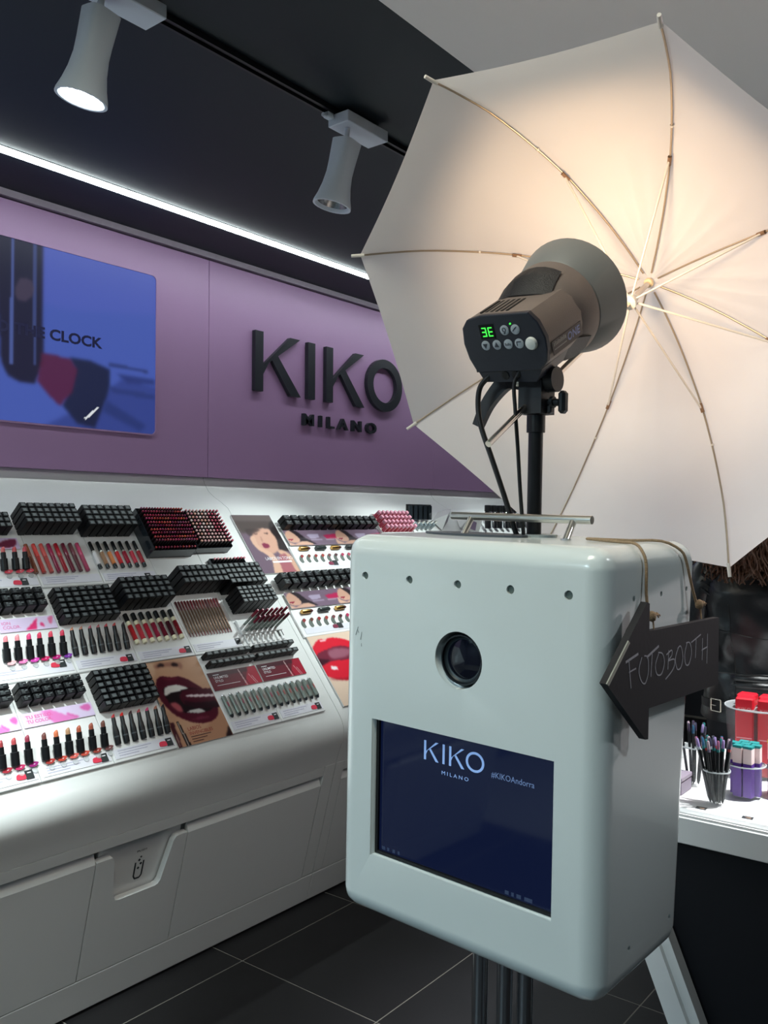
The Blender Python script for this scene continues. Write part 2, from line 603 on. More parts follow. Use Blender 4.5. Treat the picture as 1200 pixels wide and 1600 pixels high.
def paint_main(t, w, h, M):
    def q(pts):
        return [((x - 1.13) / 1.178, (z - 1.901) / 0.669) for x, z in pts]
    DK, MD = (28, 30, 62), (70, 92, 178)
    L = [
        (q([(1.1, 2.6), (2.4, 2.6), (2.4, 2.42), (1.9, 2.35), (1.1, 2.4)]), (82, 98, 190), 14, 0.8, False),
        (q([(1.81, 1.9), (2.32, 1.9), (2.32, 2.10), (2.15, 2.12), (2.0, 2.0)]), (52, 66, 138), 8, 0.8, False),
        (q([(1.60, 2.60), (1.791, 2.60), (1.795, 2.127), (1.761, 2.049), (1.706, 2.047), (1.657, 2.066), (1.63, 2.113), (1.618, 2.3)]), (30, 30, 58), 4, 1.0, False),
        (q([(1.666, 2.58), (1.677, 2.58), (1.676, 2.11), (1.662, 2.108)]), (88, 108, 180), 1, 0.85, False),
        (q([(1.751, 2.58), (1.766, 2.58), (1.767, 2.118), (1.755, 2.116)]), (76, 94, 158), 1, 0.7, False),
        (q([(1.681, 2.383), (1.703, 2.43), (1.747, 2.43), (1.753, 2.382), (1.725, 2.35), (1.692, 2.349)]), (82, 70, 92), 2, 0.7, True),
        (q([(1.906, 2.169), (1.998, 2.167), (2.087, 2.146), (2.088, 2.084), (2.069, 2.025), (2.019, 1.904), (1.944, 1.915), (1.877, 1.982), (1.918, 2.063), (1.93, 2.124)]), (28, 34, 66), 5, 0.95, False),
        (q([(1.789, 2.168), (1.906, 2.164), (1.942, 2.126), (1.919, 2.036), (1.866, 1.976), (1.807, 2.023), (1.772, 2.06)]), (88, 30, 64), 4, 0.9, False),
        (q([(2.081, 2.173), (2.271, 2.168), (2.271, 2.155), (2.081, 2.16)]), (44, 56, 112), 3, 0.8, False),
        (q([(2.12, 2.131), (2.307, 2.134), (2.307, 2.111), (2.174, 2.1)]), (42, 54, 116), 5, 0.8, False),
        (q([(2.081, 2.077), (2.307, 2.069), (2.307, 2.046), (2.095, 2.056)]), (46, 60, 122), 4, 0.8, False),
        (q([(2.069, 2.02), (2.266, 1.935), (2.231, 1.909), (2.056, 1.973)]), (42, 56, 116), 6, 0.8, False),
        (q([(1.972, 1.94), (2.031, 1.99), (2.037, 1.986), (1.980, 1.933)]), (235, 240, 245), 0, 1.0, False),
    ]
    s = printed('screen', w, h, 236, 134, L, (74, 96, 184), SCREEN, t, M, corner=0.022)
    tx = MB()
    put_text(tx, 'clock', 1.613 - 1.13, 2.222 - 1.901, 0.438, 0.044, z=0.0012)
    tx.build('lettering', mat('screen_letters', srgb(22, 24, 52), 0.3, emit=srgb(22, 24, 52), estr=0.6), s)


def paint_second(t, w, h, M):
    printed('screen', w, h, 24, 14, [([(0, 0), (1, 0), (1, 0.4), (0, 0.3)], (40, 60, 110), 3, 0.7, False)], (50, 80, 140), SCREEN, t, M, corner=0.022)


television(1.13, 2.308, 1.901, 2.570, 'wide wall screen at left showing blurred cosmetics and the word CLOCK', paint_main)
television(4.68, 5.858, 1.901, 2.570, 'second wall screen, its blue corner just peeking past the umbrella', paint_second)


def stroke(p, q, w):
    p, q = Vector(p).to_2d(), Vector(q).to_2d()
    d = (q - p).normalized()
    n = Vector((-d.y, d.x)) * (w / 2)
    return [tuple(p + n), tuple(q + n), tuple(q - n), tuple(p - n)]


def letter_polys(ch, h, w, s):
    """filled outlines of the sign's plain letters: h high, stroke s"""
    if ch == 'I':
        return [[(0, 0), (s, 0), (s, h), (0, h)]]
    if ch == 'K':
        jx, jy = s, 0.37 * h
        return [[(0, 0), (s, 0), (s, h), (0, h)],
                [(s, 0.42 * h + 0.02 * h), (w - 1.35 * s, h), (w, h), (s + 0.75 * s, 0.50 * h), (s, 0.29 * h)],
                [(0.36 * w, 0.56 * h), (0.36 * w + 0.75 * s, 0.56 * h + 0.5 * s), (w + 0.02 * w, 0), (w - 1.25 * s, 0)]]
    return []


def kiko_letters(make, H, S, places):
    """places: (letter, x, width)"""
    for ch, x, w in places:
        mb = MB()
        if ch == 'O':
            r = H / 2 * 1.02
            rx = w / 2
            mb_o = circle(x + rx, H / 2, r, 40, rx)
            mb_i = circle(x + rx, H / 2, r - S * 0.92, 40, rx - S)
            make(mb, mb_o, mb_i, ch)
        else:
            make(mb, [[(px + x, py) for px, py in poly] for poly in letter_polys(ch, H, w, S)], None, ch)


R90X = Matrix.Rotation(PI / 2, 4, 'X')
sign = thing('shop_sign', 'raised dark KIKO MILANO lettering on the purple fascia', 'sign', T(2.862, YF, 2.153))


def mk_sign(mb, a, b, ch):
    if b is None:
        for k, poly in enumerate(a):
            mb.prism(poly, 0.004, 0.026 - 0.0006 * k, M=R90X)
    else:
        mb.ring_prism(a, b, 0.004, 0.026, M=R90X)
    mb.build('letter', DARKLET, sign)


kiko_letters(mk_sign, 0.285, 0.052, [('K', 0.0, 0.305), ('I', 0.363, 0.052), ('K', 0.500, 0.305), ('O', 0.835, 0.315)])
for i, ch in enumerate('MILANO'):
    pass
mb = MB()
vs_, fs_, lo_, hi_ = TEXT['milano']
# split the small word into its six letters by connected pieces
adj = {}
for q in fs_:
    for a_ in q:
        adj.setdefault(a_, set()).update(q)
seen_, comps = set(), []
for a_ in sorted(adj):
    if a_ in seen_:
        continue
    st_, cc = [a_], set()
    while st_:
        z_ = st_.pop()
        if z_ in cc:
            continue
        cc.add(z_)
        st_ += [y_ for y_ in adj[z_] if y_ not in cc]
    seen_ |= cc
    comps.append(cc)
SXM = 0.585 / (hi_[0] - lo_[0])
SYM = 0.060 / (hi_[1] - lo_[1])
for cc in comps:
    ids = sorted(cc)
    re_ = {v: i for i, v in enumerate(ids)}
    P = [((vs_[v][0] - lo_[0]) * SXM + 0.338, (vs_[v][1] - lo_[1]) * SYM - 0.135, 0.0) for v in ids]
    fl = [tuple(re_[a_] for a_ in q) for q in fs_ if q[0] in cc]
    n = len(P)
    Q = [(x, y, 0.022) for x, y, _ in P]
    ec = set((q[i], q[(i + 1) % len(q)]) for q in fl for i in range(len(q)))
    walls = [(b, a, n + a, n + b) if False else (a, b, n + b, n + a) for (a, b) in ec if (b, a) not in ec]
    MB().add([(x, y, 0.004) for x, y, _ in P] + Q, [tuple(reversed(q)) for q in fl] + [tuple(i + n for i in q) for q in fl] + walls, 0, R90X).build('letter', DARKLET, sign)

# ------------------------------------------------------------------ ceiling strip light, track and heads
LEDM = mat('strip_light_glow', (1, 1, 1, 1), 0.5, noise=0, emit=(0.90, 1.0, 1.0, 1), estr=20)
led = thing('strip_light', 'long white strip light recessed in the dark ceiling along the wall', 'light', T(0, 2.712, CEIL))
MB().box((-0.9, -0.016, -0.009), (6.6, 0.016, -0.0005)).build('diffuser', LEDM, led)
MB().box((-0.9, -0.021, -0.002), (6.6, -0.0185, 0.0)).box((-0.9, 0.0185, -0.002), (6.6, 0.021, 0.0)).build('housing', CEILD, led)
trk = thing('light_track', 'thin black lighting track running along the dark ceiling', 'track', T(0, 1.690, CEIL))
TRM = mat('track_black', srgb(18, 19, 22), 0.4)
MB().box((-0.9, -0.017, -0.016), (6.6, -0.009, 0)).box((-0.9, 0.009, -0.016), (6.6, 0.017, 0)).box((-0.9, -0.009, -0.006), (6.6, 0.009, 0)).build('rail', TRM, trk)
MB().box((-0.9, -0.004, -0.009), (6.6, 0.004, -0.0065)).build('conductor', mat('track_slot', srgb(8, 8, 9), 0.6), trk)
LAMPW = mat('lamp_white', srgb(202, 212, 222), 0.4, noise=0.02)
GLOWM = mat('lamp_glow', (1, 1, 1, 1), 0.4, noise=0, emit=(0.95, 1.0, 1.0, 1), estr=9)
REFLM = mat('lamp_reflector', (0.5, 0.5, 0.5, 1), 0.25, 0.9, noise=0.6, nscale=160)


def track_head(x, lit, label):
    t = thing('track_spotlight', label, 'spotlight', T(x, 1.69, CEIL), 'spotlights on the ceiling track')
    MB().box((-0.038, -0.063, -0.050), (0.148, 0.015, -0.017), ch=0.002).build('driver_box', LAMPW, t)
    MB().box((-0.066, -0.012, -0.034), (-0.04, 0.010, -0.017), ch=0.003).cyl((-0.064, -0.001, -0.03), (-0.078, -0.001, -0.03), 0.006).build('track_clip', LAMPW, t)
    MB().cyl((0.0, -0.028, -0.05), (0.0, -0.022, -0.092), 0.0075).build('stem', LAMPW, t)
    ax = V(-0.125, 0.19, -0.97).normalized()
    o = V(0.002, -0.025, -0.086)
    ex, ey, ez = basis_to(ax, (0, 1, 0))
    M = frame(o, ex, ey, ez)

    def sup(r, z, p):
        out = []
        for i in range(28):
            a = 2 * PI * i / 28
            c, s = math.cos(a), math.sin(a)
            out.append((r * math.copysign(abs(c) ** (2 / p), c), r * math.copysign(abs(s) ** (2 / p), s), z))
        return out
    prof = [(0.030, 0.0, 4), (0.036, 0.003, 4), (0.0355, 0.03, 3.6), (0.0345, 0.07, 3.2), (0.035, 0.10, 2.8), (0.040, 0.135, 2.4), (0.048, 0.165, 2.1), (0.056, 0.188, 2), (0.057, 0.196, 2), (0.0505, 0.196, 2), (0.046, 0.186, 2)]
    MB().loft([sup(*q) for q in prof], 0, True, False).build('head', LAMPW, t, M, smooth=40)
    MB().loft([sup(0.0495, 0.1935, 2), sup(0.046, 0.180, 2), sup(0.034, 0.150, 2), sup(0.016, 0.135, 2)], 0, False, True).build('reflector', GLOWM if lit else REFLM, t, M, smooth=50)
    if lit:
        g = MB()
        for k in range(3):
            rr = 0.018 + 0.011 * k
            g.ring_prism(circle(0, 0, rr + 0.001, 24), circle(0, 0, rr, 24), 0.176, 0.184)
        g.build('honeycomb', REFLM, t, M)
    return t


track_head(1.110, True, 'lit white track spotlight near the top left corner')
track_head(1.934, False, 'dark white track spotlight beside the umbrella edge')

# ------------------------------------------------------------------ wall units (display counters)
P0 = V(0, 2.262, 0.797)
UPS = V(0, 0.627, 0.779)
NRM = V(0, -0.779, 0.627)
TH = math.atan2(0.779, 0.627)
RS = Matrix.Rotation(TH, 4, 'X')


def SL(s, t, n=0.0):
    p = P0 + UPS * t + NRM * n
    return Vector((s, p.y, p.z))


def MS(s, t, n=0.0):
    return Matrix.Translation(SL(s, t, n)) @ RS


def slp(t, n):
    p = SL(0, t, n)
    return (p.y, p.z)


def counter_profile():
    top = [(3.0835, 1.7312), (3.083, 1.728), (3.074, 1.705), (3.045, 1.668), (3.005, 1.642), (2.965, 1.622)]
    sl = [slp(1.030, -0.010), slp(0.0, -0.010)]
    b0, b3 = Vector(slp(0.0, -0.010)), Vector((2.278, 0.588))
    b1 = b0 + Vector((-0.627, -0.779)) * 0.10
    b2 = b3 + Vector((-0.265, 1.0)).normalized() * 0.10
    cv = []
    for k in range(1, 13):
        t = k / 12
        cv.append(tuple(b0 * (1 - t) ** 3 + b1 * 3 * t * (1 - t) ** 2 + b2 * 3 * t * t * (1 - t) + b3 * t ** 3))
    under = [(2.312, 0.582), (2.338, 0.540), (2.448, 0.120), (2.448, 0.0)]
    back = [(3.083, 0.0)]
    return top + sl + cv + under + back


PROF = counter_profile()
UNIT_GAP = 0.0012


def door_m(x, z, off=0.0):
    """point on the raked lower front: height z, off proud"""
    y = 2.297 + (0.513 - z) * 0.265
    d = V(0, -1, -0.265).normalized()
    return V(x, y, z) + d * off


DEX, DEZ, DEN = V(1, 0, 0), V(0, -0.265, 1).normalized(), V(0, -1, -0.265).normalized()


def counter(i, label):
    x0, x1 = EDGES[i] + UNIT_GAP, EDGES[i + 1] - UNIT_GAP
    t = thing('display_counter', label, 'display unit', T(x0, 2.75, 0), 'white wall units')
    I = T(-x0, -2.75, 0)
    # body
    rings = [[(x, y, z) for y, z in PROF] for x in (x0, x1)]
    mb = MB()
    n = len(PROF)
    mb.add([p for r in rings for p in r], [(k, (k + 1) % n, n + (k + 1) % n, n + k) for k in range(n)] + [tuple(reversed(range(n))), tuple(range(n, 2 * n))], 0, I)
    mb.build('body', WHITE, t, smooth=38)
    # kick board below the doors
    MB().box((0, 0, -0.026), (x1 - x0, 0.1165, 0.0), ch=0.0015, M=I @ frame(door_m(x0, 0.011), DEX, DEZ, DEN)).build('kick_board', WHITE, t)
    MB().box((0.053, 0, -0.02), (x1 - x0 - 0.064, 0.037, -0.0005), M=I @ frame(door_m(x0, 0.550), DEX, DEZ, DEN)).build('upper_rail', WHITE, t)
    # lower fronts: door, bin front, door
    xa, xb, xc, xd = x0 + 0.053, x0 + 0.702, x0 + 1.048, x0 + 1.700
    H = (0.513 - 0.128) / DEZ.z

    def door(a, b):
        M = I @ frame(door_m(a, 0.128), DEX, DEZ, DEN)
        w = b - a - 0.0045
        d = MB()
        g = 0.022
        d.add([(0, 0, -g), (w, 0, -g), (w, 0, 0), (0, 0, 0), (0, H - .003, 0), (w, H - .003, 0), (0, H + .024, -.018), (w, H + .024, -.018), (0, H + .024, -g), (w, H + .024, -g)],
              [(0, 1, 2, 3), (3, 2, 5, 4), (4, 5, 7, 6), (6, 7, 9, 8), (0, 8, 9, 1), (0, 3, 4, 6, 8), (1, 9, 7, 5, 2)])
        d.build('door', WHITE, t, M)
    door(xa, xb)
    door(xc, xd)
    MB().box((0, 0, -0.022), (0.0505, 0.4735, 0.0), M=I @ frame(door_m(x0, 0.130), DEX, DEZ, DEN)).build('end_post', WHITE, t)
    MB().box((0, 0, -0.022), (0.0605, 0.4735, 0.0), M=I @ frame(door_m(xd, 0.130), DEX, DEZ, DEN)).build('end_post', WHITE, t)
    # bin front with a cut-out throat
    M = I @ frame(door_m(xb, 0.128), DEX, DEZ, DEN)
    w = xc - xb - 0.0045
    yb = (0.358 - 0.128) / DEZ.z
    cut = [(0.055, H), (0.062, H - .012), (0.084, yb + 0.02), (0.092, yb + 0.004), (0.105, yb), (0.242, yb), (0.254, yb + 0.004), (0.262, yb + 0.016), (0.288, H - .016), (0.296, H - .003), (0.308, H)]
    poly = [(0, 0), (w, 0), (w, H)] + list(reversed(cut)) + [(0, H)]
    n = len(poly)
    bp = MB()
    bp.add([(x, y, -0.022) for x, y in poly] + [(x, y, 0.0) for x, y in poly], [(k, (k + 1) % n, n + (k + 1) % n, n + k) for k in range(n)])
    # faces of the panel in convex strips
    for z in (-0.022, 0.0):
        nc = len(cut)
        P = [(0, 0, z), (w, 0, z), (w, H, z), (0, H, z)] + [(x, y, z) for x, y in cut] + [(x, 0, z) for x, y in cut]
        fs = [(0, 4 + nc, 4, 3), (4 + nc + nc - 1, 1, 2, 4 + nc - 1)]
        for k in range(nc - 1):
            fs.append((4 + nc + k, 4 + nc + k + 1, 4 + k + 1, 4 + k))
        bp.add(P, fs if z > -0.01 else [tuple(reversed(q)) for q in fs])
    pnl = bp.build('bin_front', WHITE, t, M)
    MB().box((0.02, yb - 0.03, -0.034), (w - 0.01, H + 0.035, -0.026)).build('bin_throat', WHITE, t, M)
    ic = MB()
    cx, cy = 0.186, yb + 0.062
    u = [(cx - 0.017, cy + 0.03), (cx - 0.017, cy - 0.018), (cx - 0.011, cy - 0.028), (cx + 0.007, cy - 0.028), (cx + 0.013, cy - 0.02), (cx + 0.014, cy + 0.03)]
    for k in range(len(u) - 1):
        ic.prism(stroke(u[k], u[k + 1], 0.005), 0.0, 0.001 - 0.00004 * k)
    for dx, dy, s in ((-0.004, 0.036, 0.005), (0.004, 0.022, 0.005), (-0.004, 0.008, 0.005), (0.001, 0.046, 0.004)):
        ic.prism([(cx + dx - s, cy + dy), (cx + dx, cy + dy - s), (cx + dx + s, cy + dy), (cx + dx, cy + dy + s)], 0.0, 0.0009)
    put_text(ic, 'push', cx - 0.018, cy + 0.066, 0.036, 0.007, z=0.0008)
    ic.build('bin_symbol', mat('bin_symbol_ink', srgb(36, 42, 48), 0.5), t, M @ T(0, 0, -0.0258))
    return t


counter(0, 'white wall unit out of frame to the left')
counter(1, 'white wall unit at left with the bin chute and three tiers of lip products')
counter(2, 'white wall unit right of the seam, partly behind the photo booth box')
counter(3, 'white wall unit at the far end, hidden behind booth and umbrella')

# ------------------------------------------------------------------ tester trays on the sloped unit
TIERS = [(0.014, 0.330), (0.336, 0.660), (0.668, 0.984)]
TIER_NAME = ['bottom', 'middle', 'top']
TX = [1.108, 1.3445, 1.582, 1.8195, 2.057, 2.2945, 2.532]
tray_cache = {}


def tray(s0, s1, tier, label, card=True, tagx=None, strip=None, tag_t=None, redtag=True):
    t0, t1 = TIERS[tier]
    w, h = s1 - s0 - 0.002, t1 - t0
    t = thing('tester_tray', label, 'tray', MS(s0 + 0.001, t0, 0), 'white tester trays')
    MB().box((0, 0, -0.0095), (w, h, 0.0), ch=0.0012).build('panel', ACRYL, t)
    if card:
        MB().box((0.008, 0.010, 0), (w - 0.006, 0.042, 0.0016)).build('info_card', CARDW, t)
        p = MB()
        for k, (a, b) in enumerate(((0.1, 0.62), (0.1, 0.55), (0.1, 0.4))):
            p.box((a * w, 0.034 - 0.008 * k, 0.0015), (b * w, 0.0365 - 0.008 * k, 0.0022))
        p.build('card_print', CARDT, t)
    if tagx is not None:
        q = tag_t if tag_t is not None else 0.012
        k = T(tagx - s0, q, 0.002)
        b = MB().box((0.0, 0, 0), (0.023, 0.026, 0.0022))
        b.build('tester_tag', TAGBLK, t, k)
        MB().box((0.006, 0.017, 0.0022), (0.017, 0.020, 0.0026)).build('tag_print', WHITEP, t, k)
        if redtag:
            MB().prism(smooth_poly([(-0.026, 0.004), (-0.004, 0.002), (0.001, 0.009), (-0.003, 0.018), (-0.022, 0.019), (-0.027, 0.012)], 3), 0, 0.002).build('lip_mark', TAGRED, t, k)
    return t


tray(TX[0], TX[1], 0, 'bottom tier tester tray at the left edge with pink-toned lipsticks', tagx=1.303, tag_t=0.016)
tray(TX[1], TX[2], 0, 'bottom tier tester tray with six brown-toned lipsticks and pink card', tagx=1.541)
tray(TX[2], TX[3], 0, 'bottom tier tester tray with seven slim lipsticks beside the mouth poster', tagx=1.782)
tray(TX[4], TX[5], 0, 'bottom tier tester tray with seven silver tubes right of the mouth poster', tagx=2.260)
tray(TX[5], TX[6], 0, 'bottom tier tester tray with seven silver tubes at the unit seam', tagx=2.490)
tray(TX[0] + 0.04, TX[1] + 0.238, 1, 'middle tier tester tray at left with six bright pink lipsticks', tagx=1.530, tag_t=0.026)
tray(TX[2], TX[3], 1, 'middle tier tester tray with seven slim black lipsticks', tagx=1.775)
tray(TX[3], TX[4], 1, 'middle tier tester tray with seven shiny metallic lip tubes', tagx=2.02)
tray(TX[4], TX[5], 1, 'middle tier tester tray with fifteen flat-lying pencils', tagx=2.262, redtag=False, tag_t=0.016)
tray(TX[5], TX[6], 1, 'middle tier tester tray with standing red pencils', card=False, tagx=2.495, redtag=False, tag_t=0.026)
tray(TX[1] - 0.10, TX[2], 2, 'top tier tester tray at left edge with coral lipsticks', tagx=1.515, tag_t=0.012)
tray(TX[2], TX[3], 2, 'top tier tester tray with eight coloured lip glosses')
tray(TX[3], TX[4], 2, 'top tier tester tray with seven black-capped lip glosses', tagx=2.0, redtag=False, tag_t=0.006)
tray(TX[4], TX[5], 2, 'top tier tray under the big red-tipped pencil rack', card=False)
tray(TX[5], TX[6], 2, 'top tier tray under the pale-tipped pencil rack', card=False)

# ------------------------------------------------------------------ cartons
carton_cache = {}


def carton_mesh(w, d, h, lab):
    k = (round(w, 4), round(d, 4), round(h, 4), lab)
    if k not in carton_cache:
        mb = MB().box((-w / 2, -d / 2, 0), (w / 2, d / 2, h), 0, ch=0.0011)
        if lab == 'patch':
            mb.box((-w * 0.30, -d * 0.30, h - 0.0005), (w * 0.30, d * 0.30, h + 0.0002), 1)
        elif lab == 'lines':
            for a, b, c, e in ((-0.3, -0.05, 0.22, 0.34), (-0.3, 0.1, 0.0, 0.10), (0.1, 0.36, 0.1, 0.25), (-0.3, 0.05, -0.25, -0.17)):
                mb.box((w * a, d * c, h - 0.0005), (w * b, d * e, h + 0.0002), 1)
        carton_cache[k] = mb.mesh('lip_carton', [BLACKC, LABELC])
    return carton_cache[k]


def carton_block(s0, s1, t0, t1, nc, nr, h, where, group, lab='patch', fill=0.88, skip=(), first=0, wob=0.0006):
    pw, pd = (s1 - s0) / nc, (t1 - t0) / nr
    for r in range(nr):
        for c in range(nc):
            if (c, r) in skip:
                continue
            me = carton_mesh(pw * fill, pd * 0.86, h, lab)
            o = link('lip_carton', me, None, MS(s0 + (c + 0.5) * pw + random.uniform(-wob, wob), t0 + (r + 0.5) * pd + random.uniform(-wob, wob), 0.0004) @ T(0, 0, 0))
            rw = ORD[r] + ' row from front' if nr > 1 else 'single row'
            tag(o, 'black carton, %s from left, %s, %s' % (ORD[c + first], rw, where), 'carton', group)


carton_block(1.4405, 1.535, 0.884, 0.951, 4, 3, 0.05, 'top tier at left edge', 'black cartons, top tier at left edge', 'patch')
carton_block(1.570, 1.782, 0.884, 0.972, 8, 4, 0.075, 'above the eight glosses', 'black cartons above the eight lip glosses', 'patch')
carton_block(1.806, 2.015, 0.872, 0.967, 7, 4, 0.075, 'above black-capped glosses', 'black cartons above the black-capped glosses', 'patch')
carton_block(1.325, 1.552, 0.570, 0.645, 6, 3, 0.045, 'above pink lipsticks', 'black cartons above the bright pink lipsticks', 'lines', 0.78)
carton_block(1.585, 1.800, 0.512, 0.637, 7, 6, 0.043, 'middle tier, above slim lipsticks', 'black cartons above the middle slim lipsticks', 'patch')
carton_block(1.820, 2.030, 0.545, 0.642, 7, 4, 0.075, 'above metallic lip tubes', 'black cartons above the metallic lip tubes', 'patch')
carton_block(2.084, 2.305, 0.590, 0.672, 8, 3, 0.085, 'above the flat pencils', 'tall black cartons above the flat pencils', 'patch')
carton_block(2.305, 2.499, 0.575, 0.672, 7, 4, 0.085, 'far right of middle tier', 'tall black cartons at the right of the middle tier', 'patch')
carton_block(2.315, 2.502, 0.483, 0.560, 7, 4, 0.085, 'above standing red pencils', 'tall black cartons above the standing red pencils', 'patch')
carton_block(1.240, 1.328, 0.256, 0.316, 2, 3, 0.043, 'bottom tier at left edge', 'black cartons, bottom tier at left edge', 'lines', 0.9)
carton_block(1.348, 1.561, 0.246, 0.312, 6, 3, 0.043, 'above pink style card', 'black cartons above the pink style card', 'lines', 0.78)
carton_block(1.598, 1.807, 0.183, 0.315, 7, 6, 0.043, 'left of mouth poster', 'black cartons left of the mouth poster', 'patch')
carton_block(2.072, 2.288, 0.306, 0.325, 7, 1, 0.035, 'rear bar above left red card', 'black cartons in the bars above the red cards', 'patch', 0.97)
carton_block(2.302, 2.517, 0.306, 0.325, 7, 1, 0.035, 'rear bar above right red card', 'black cartons in the bars above the red cards', 'patch', 0.97)
carton_block(2.072, 2.288, 0.269, 0.288, 7, 1, 0.035, 'front bar above left red card', 'black cartons in the bars above the red cards', 'patch', 0.97)
carton_block(2.302, 2.519, 0.269, 0.288, 7, 1, 0.035, 'front bar above right red card', 'black cartons in the bars above the red cards', 'patch', 0.97)
carton_block(2.838, 3.515, 0.893, 0.952, 13, 2, 0.045, 'right unit, top tier', 'black cartons on the right unit, top tier', 'lines', 0.74)
carton_block(2.624, 3.250, 0.574, 0.640, 12, 2, 0.045, 'right unit, middle tier', 'black cartons on the right unit, middle tier', 'lines', 0.74)

# ------------------------------------------------------------------ lipsticks
AXV = V(0, 0.198, 0.98).normalized()


def vert_frame(s, t, n=0.0, lean=11.0):
    a = math.radians(lean)
    z = V(0, math.sin(a), math.cos(a))
    x = V(1, 0, 0)
    y = z.cross(x)
    return frame(SL(s, t, n), x, y, z)


BIG_BASE = MB().lathe([(0.0108, 0), (0.0118, 0.001), (0.0118, 0.037), (0.0108, 0.038)], 14).mesh('base', [BLACKP], 30)
BIG_TUBE = MB().lathe([(0.0082, 0.037), (0.0082, 0.058), (0.0076, 0.0585)], 12).mesh('tube', [BLACKP], 30)


def bullet_mesh(r, z0, z1, name='bullet'):
    mb = MB()
    seg = 12
    rings = []
    for k, (q, zz) in enumerate(((1, z0), (1, z0 + 0.55 * (z1 - z0)), (0.86, z0 + 0.8 * (z1 - z0)), (0.45, z1))):
        ring = []
        for i in range(seg):
            a = 2 * PI * i / seg
            x, y = r * q * math.cos(a), r * q * math.sin(a)
            tilt = 0.0 if k < 1 else (0.35 * x * (k / 3.0))
            ring.append((x + (0.0015 if k == 3 else 0), y, zz + tilt * 0.9))
        rings.append(ring)
    mb.loft(rings)
    return mb.mesh(name, [OBJC], 40)


BIG_BULLET = bullet_mesh(0.0068, 0.0575, 0.0765)
LIP_SHAPE = [(a * 1.3, b * 1.35) for a, b in smooth_poly([(-0.0125, 0), (-0.006, 0.004), (-0.002, 0.0052), (0, 0.0044), (0.002, 0.0052), (0.006, 0.004), (0.0125, 0), (0.006, -0.0042), (0, -0.0055), (-0.006, -0.0042)], 2)]
LIP_CHIP = MB().prism(LIP_SHAPE, 0, 0.0016).mesh('lip_chip', [OBJC])
LIP_GLINT = MB().prism(circle(0.001, -0.0006, 0.001, 8, 0.003), 0.0015, 0.0021).mesh('chip_highlight', [WHITEP])
DISC = MB().lathe([(0.0085, 0), (0.0088, 0.001), (0.0088, 0.004), (0.0082, 0.005)], 16).mesh('chip_stand', [DISCM], 40)
SLIM_BASE = MB().lathe([(0.0088, 0), (0.0096, 0.001), (0.0099, 0.036), (0.0082, 0.050), (0.0066, 0.058), (0.0064, 0.082), (0.006, 0.083)], 12).mesh('case', [BLACKP], 30)
SLIM_BAND = MB().lathe([(0.0101, 0.022), (0.0101, 0.026)], 12).mesh('name_band', [mat('grey_band', srgb(80, 84, 88), 0.4)], 30)


def slim_bullet():
    seg = 10
    r = 0.0054
    rings = []
    for z, k in ((0.082, 0), (0.0855, 1)):
        rings.append([(r * math.cos(2 * PI * i / seg), r * math.sin(2 * PI * i / seg), z + k * (0.004 + 0.9 * r * math.cos(2 * PI * i / seg))) for i in range(seg)])
    return MB().loft(rings).mesh('bullet', [OBJC], 40)


SLIM_BULLET = slim_bullet()


def lipstick(s, t, rgb, label, group, chip=None):
    M = vert_frame(s, t, 0.006, 11)
    o = thing('lipstick', label, 'lipstick', M, group)
    link('base', BIG_BASE, o)
    link('tube', BIG_TUBE, o)
    b = link('bullet', BIG_BULLET, o)
    b.color = srgb(*rgb)
    st = link('chip_stand', DISC, o)
    st.matrix_parent_inverse = Matrix()
    st.matrix_local = M.inverted() @ MS(s + 0.010, t - 0.024, 0.0)
    c = link('lip_chip', LIP_CHIP, o)
    c.matrix_local = M.inverted() @ MS(s + 0.010, t - 0.008, 0.008) @ Matrix.Rotation(math.radians(12), 4, 'Z')
    c.color = srgb(*(chip or rgb))
    g = link('chip_highlight', LIP_GLINT, c)
    return o


def slim_lipstick(s, t, rgb, label, group):
    M = vert_frame(s, t, 0.004, 20)
    o = thing('slim_lipstick', label, 'lipstick', M, group)
    link('case', SLIM_BASE, o)
    link('name_band', SLIM_BAND, o)
    b = link('bullet', SLIM_BULLET, o)
    b.color = srgb(*rgb)
    return o


CN = dict(coral=(215, 70, 70), salmon=(235, 120, 120), pink=(225, 60, 110), red=(220, 45, 60), fuchsia=(200, 40, 130), purple=(130, 60, 170),
          palepink=(240, 170, 180), rose=(190, 70, 80), berry=(150, 30, 90), brown=(150, 80, 65), tan=(190, 125, 90), orange=(220, 120, 80), nude=(200, 120, 100))
row = [('brown', (115, 65, 60), (175, 60, 55)), ('orange', (215, 115, 75), (200, 75, 60)), ('beige', (185, 140, 105), (225, 105, 95)), ('terracotta', (180, 90, 65), (205, 80, 65)), ('cinnamon', (165, 85, 65), (160, 65, 55)), ('dark brown', (120, 75, 65), (120, 75, 75))]
for (nm, c1, c2), s in zip(row, (1.375, 1.413, 1.451, 1.487, 1.528, 1.569)):
    lipstick(s, 0.072, c1, 'black lipstick with %s bullet, bottom tier, below pink style card' % nm, 'lipsticks below the pink style card', c2)
for nm, s, c1, c2 in (('rosewood', 1.247, (160, 60, 65), (165, 45, 60)), ('muted pink', 1.285, (185, 75, 80), (185, 45, 95)), ('plum', 1.325, (150, 55, 75), (150, 35, 115))):
    lipstick(s, 0.075, c1, 'black lipstick with %s bullet, bottom tier near left edge' % nm, 'lipsticks at the left end of the bottom tier', c2)
row = [('pale pink', (240, 140, 150), (240, 190, 195)), ('light pink', (240, 150, 160), (235, 130, 190)), ('hot pink', (235, 70, 130), (225, 75, 185)), ('raspberry', (225, 60, 95), (215, 40, 105)), ('coral pink', (230, 70, 95), (200, 40, 130)), ('deep pink', (220, 60, 90), (135, 60, 175))]
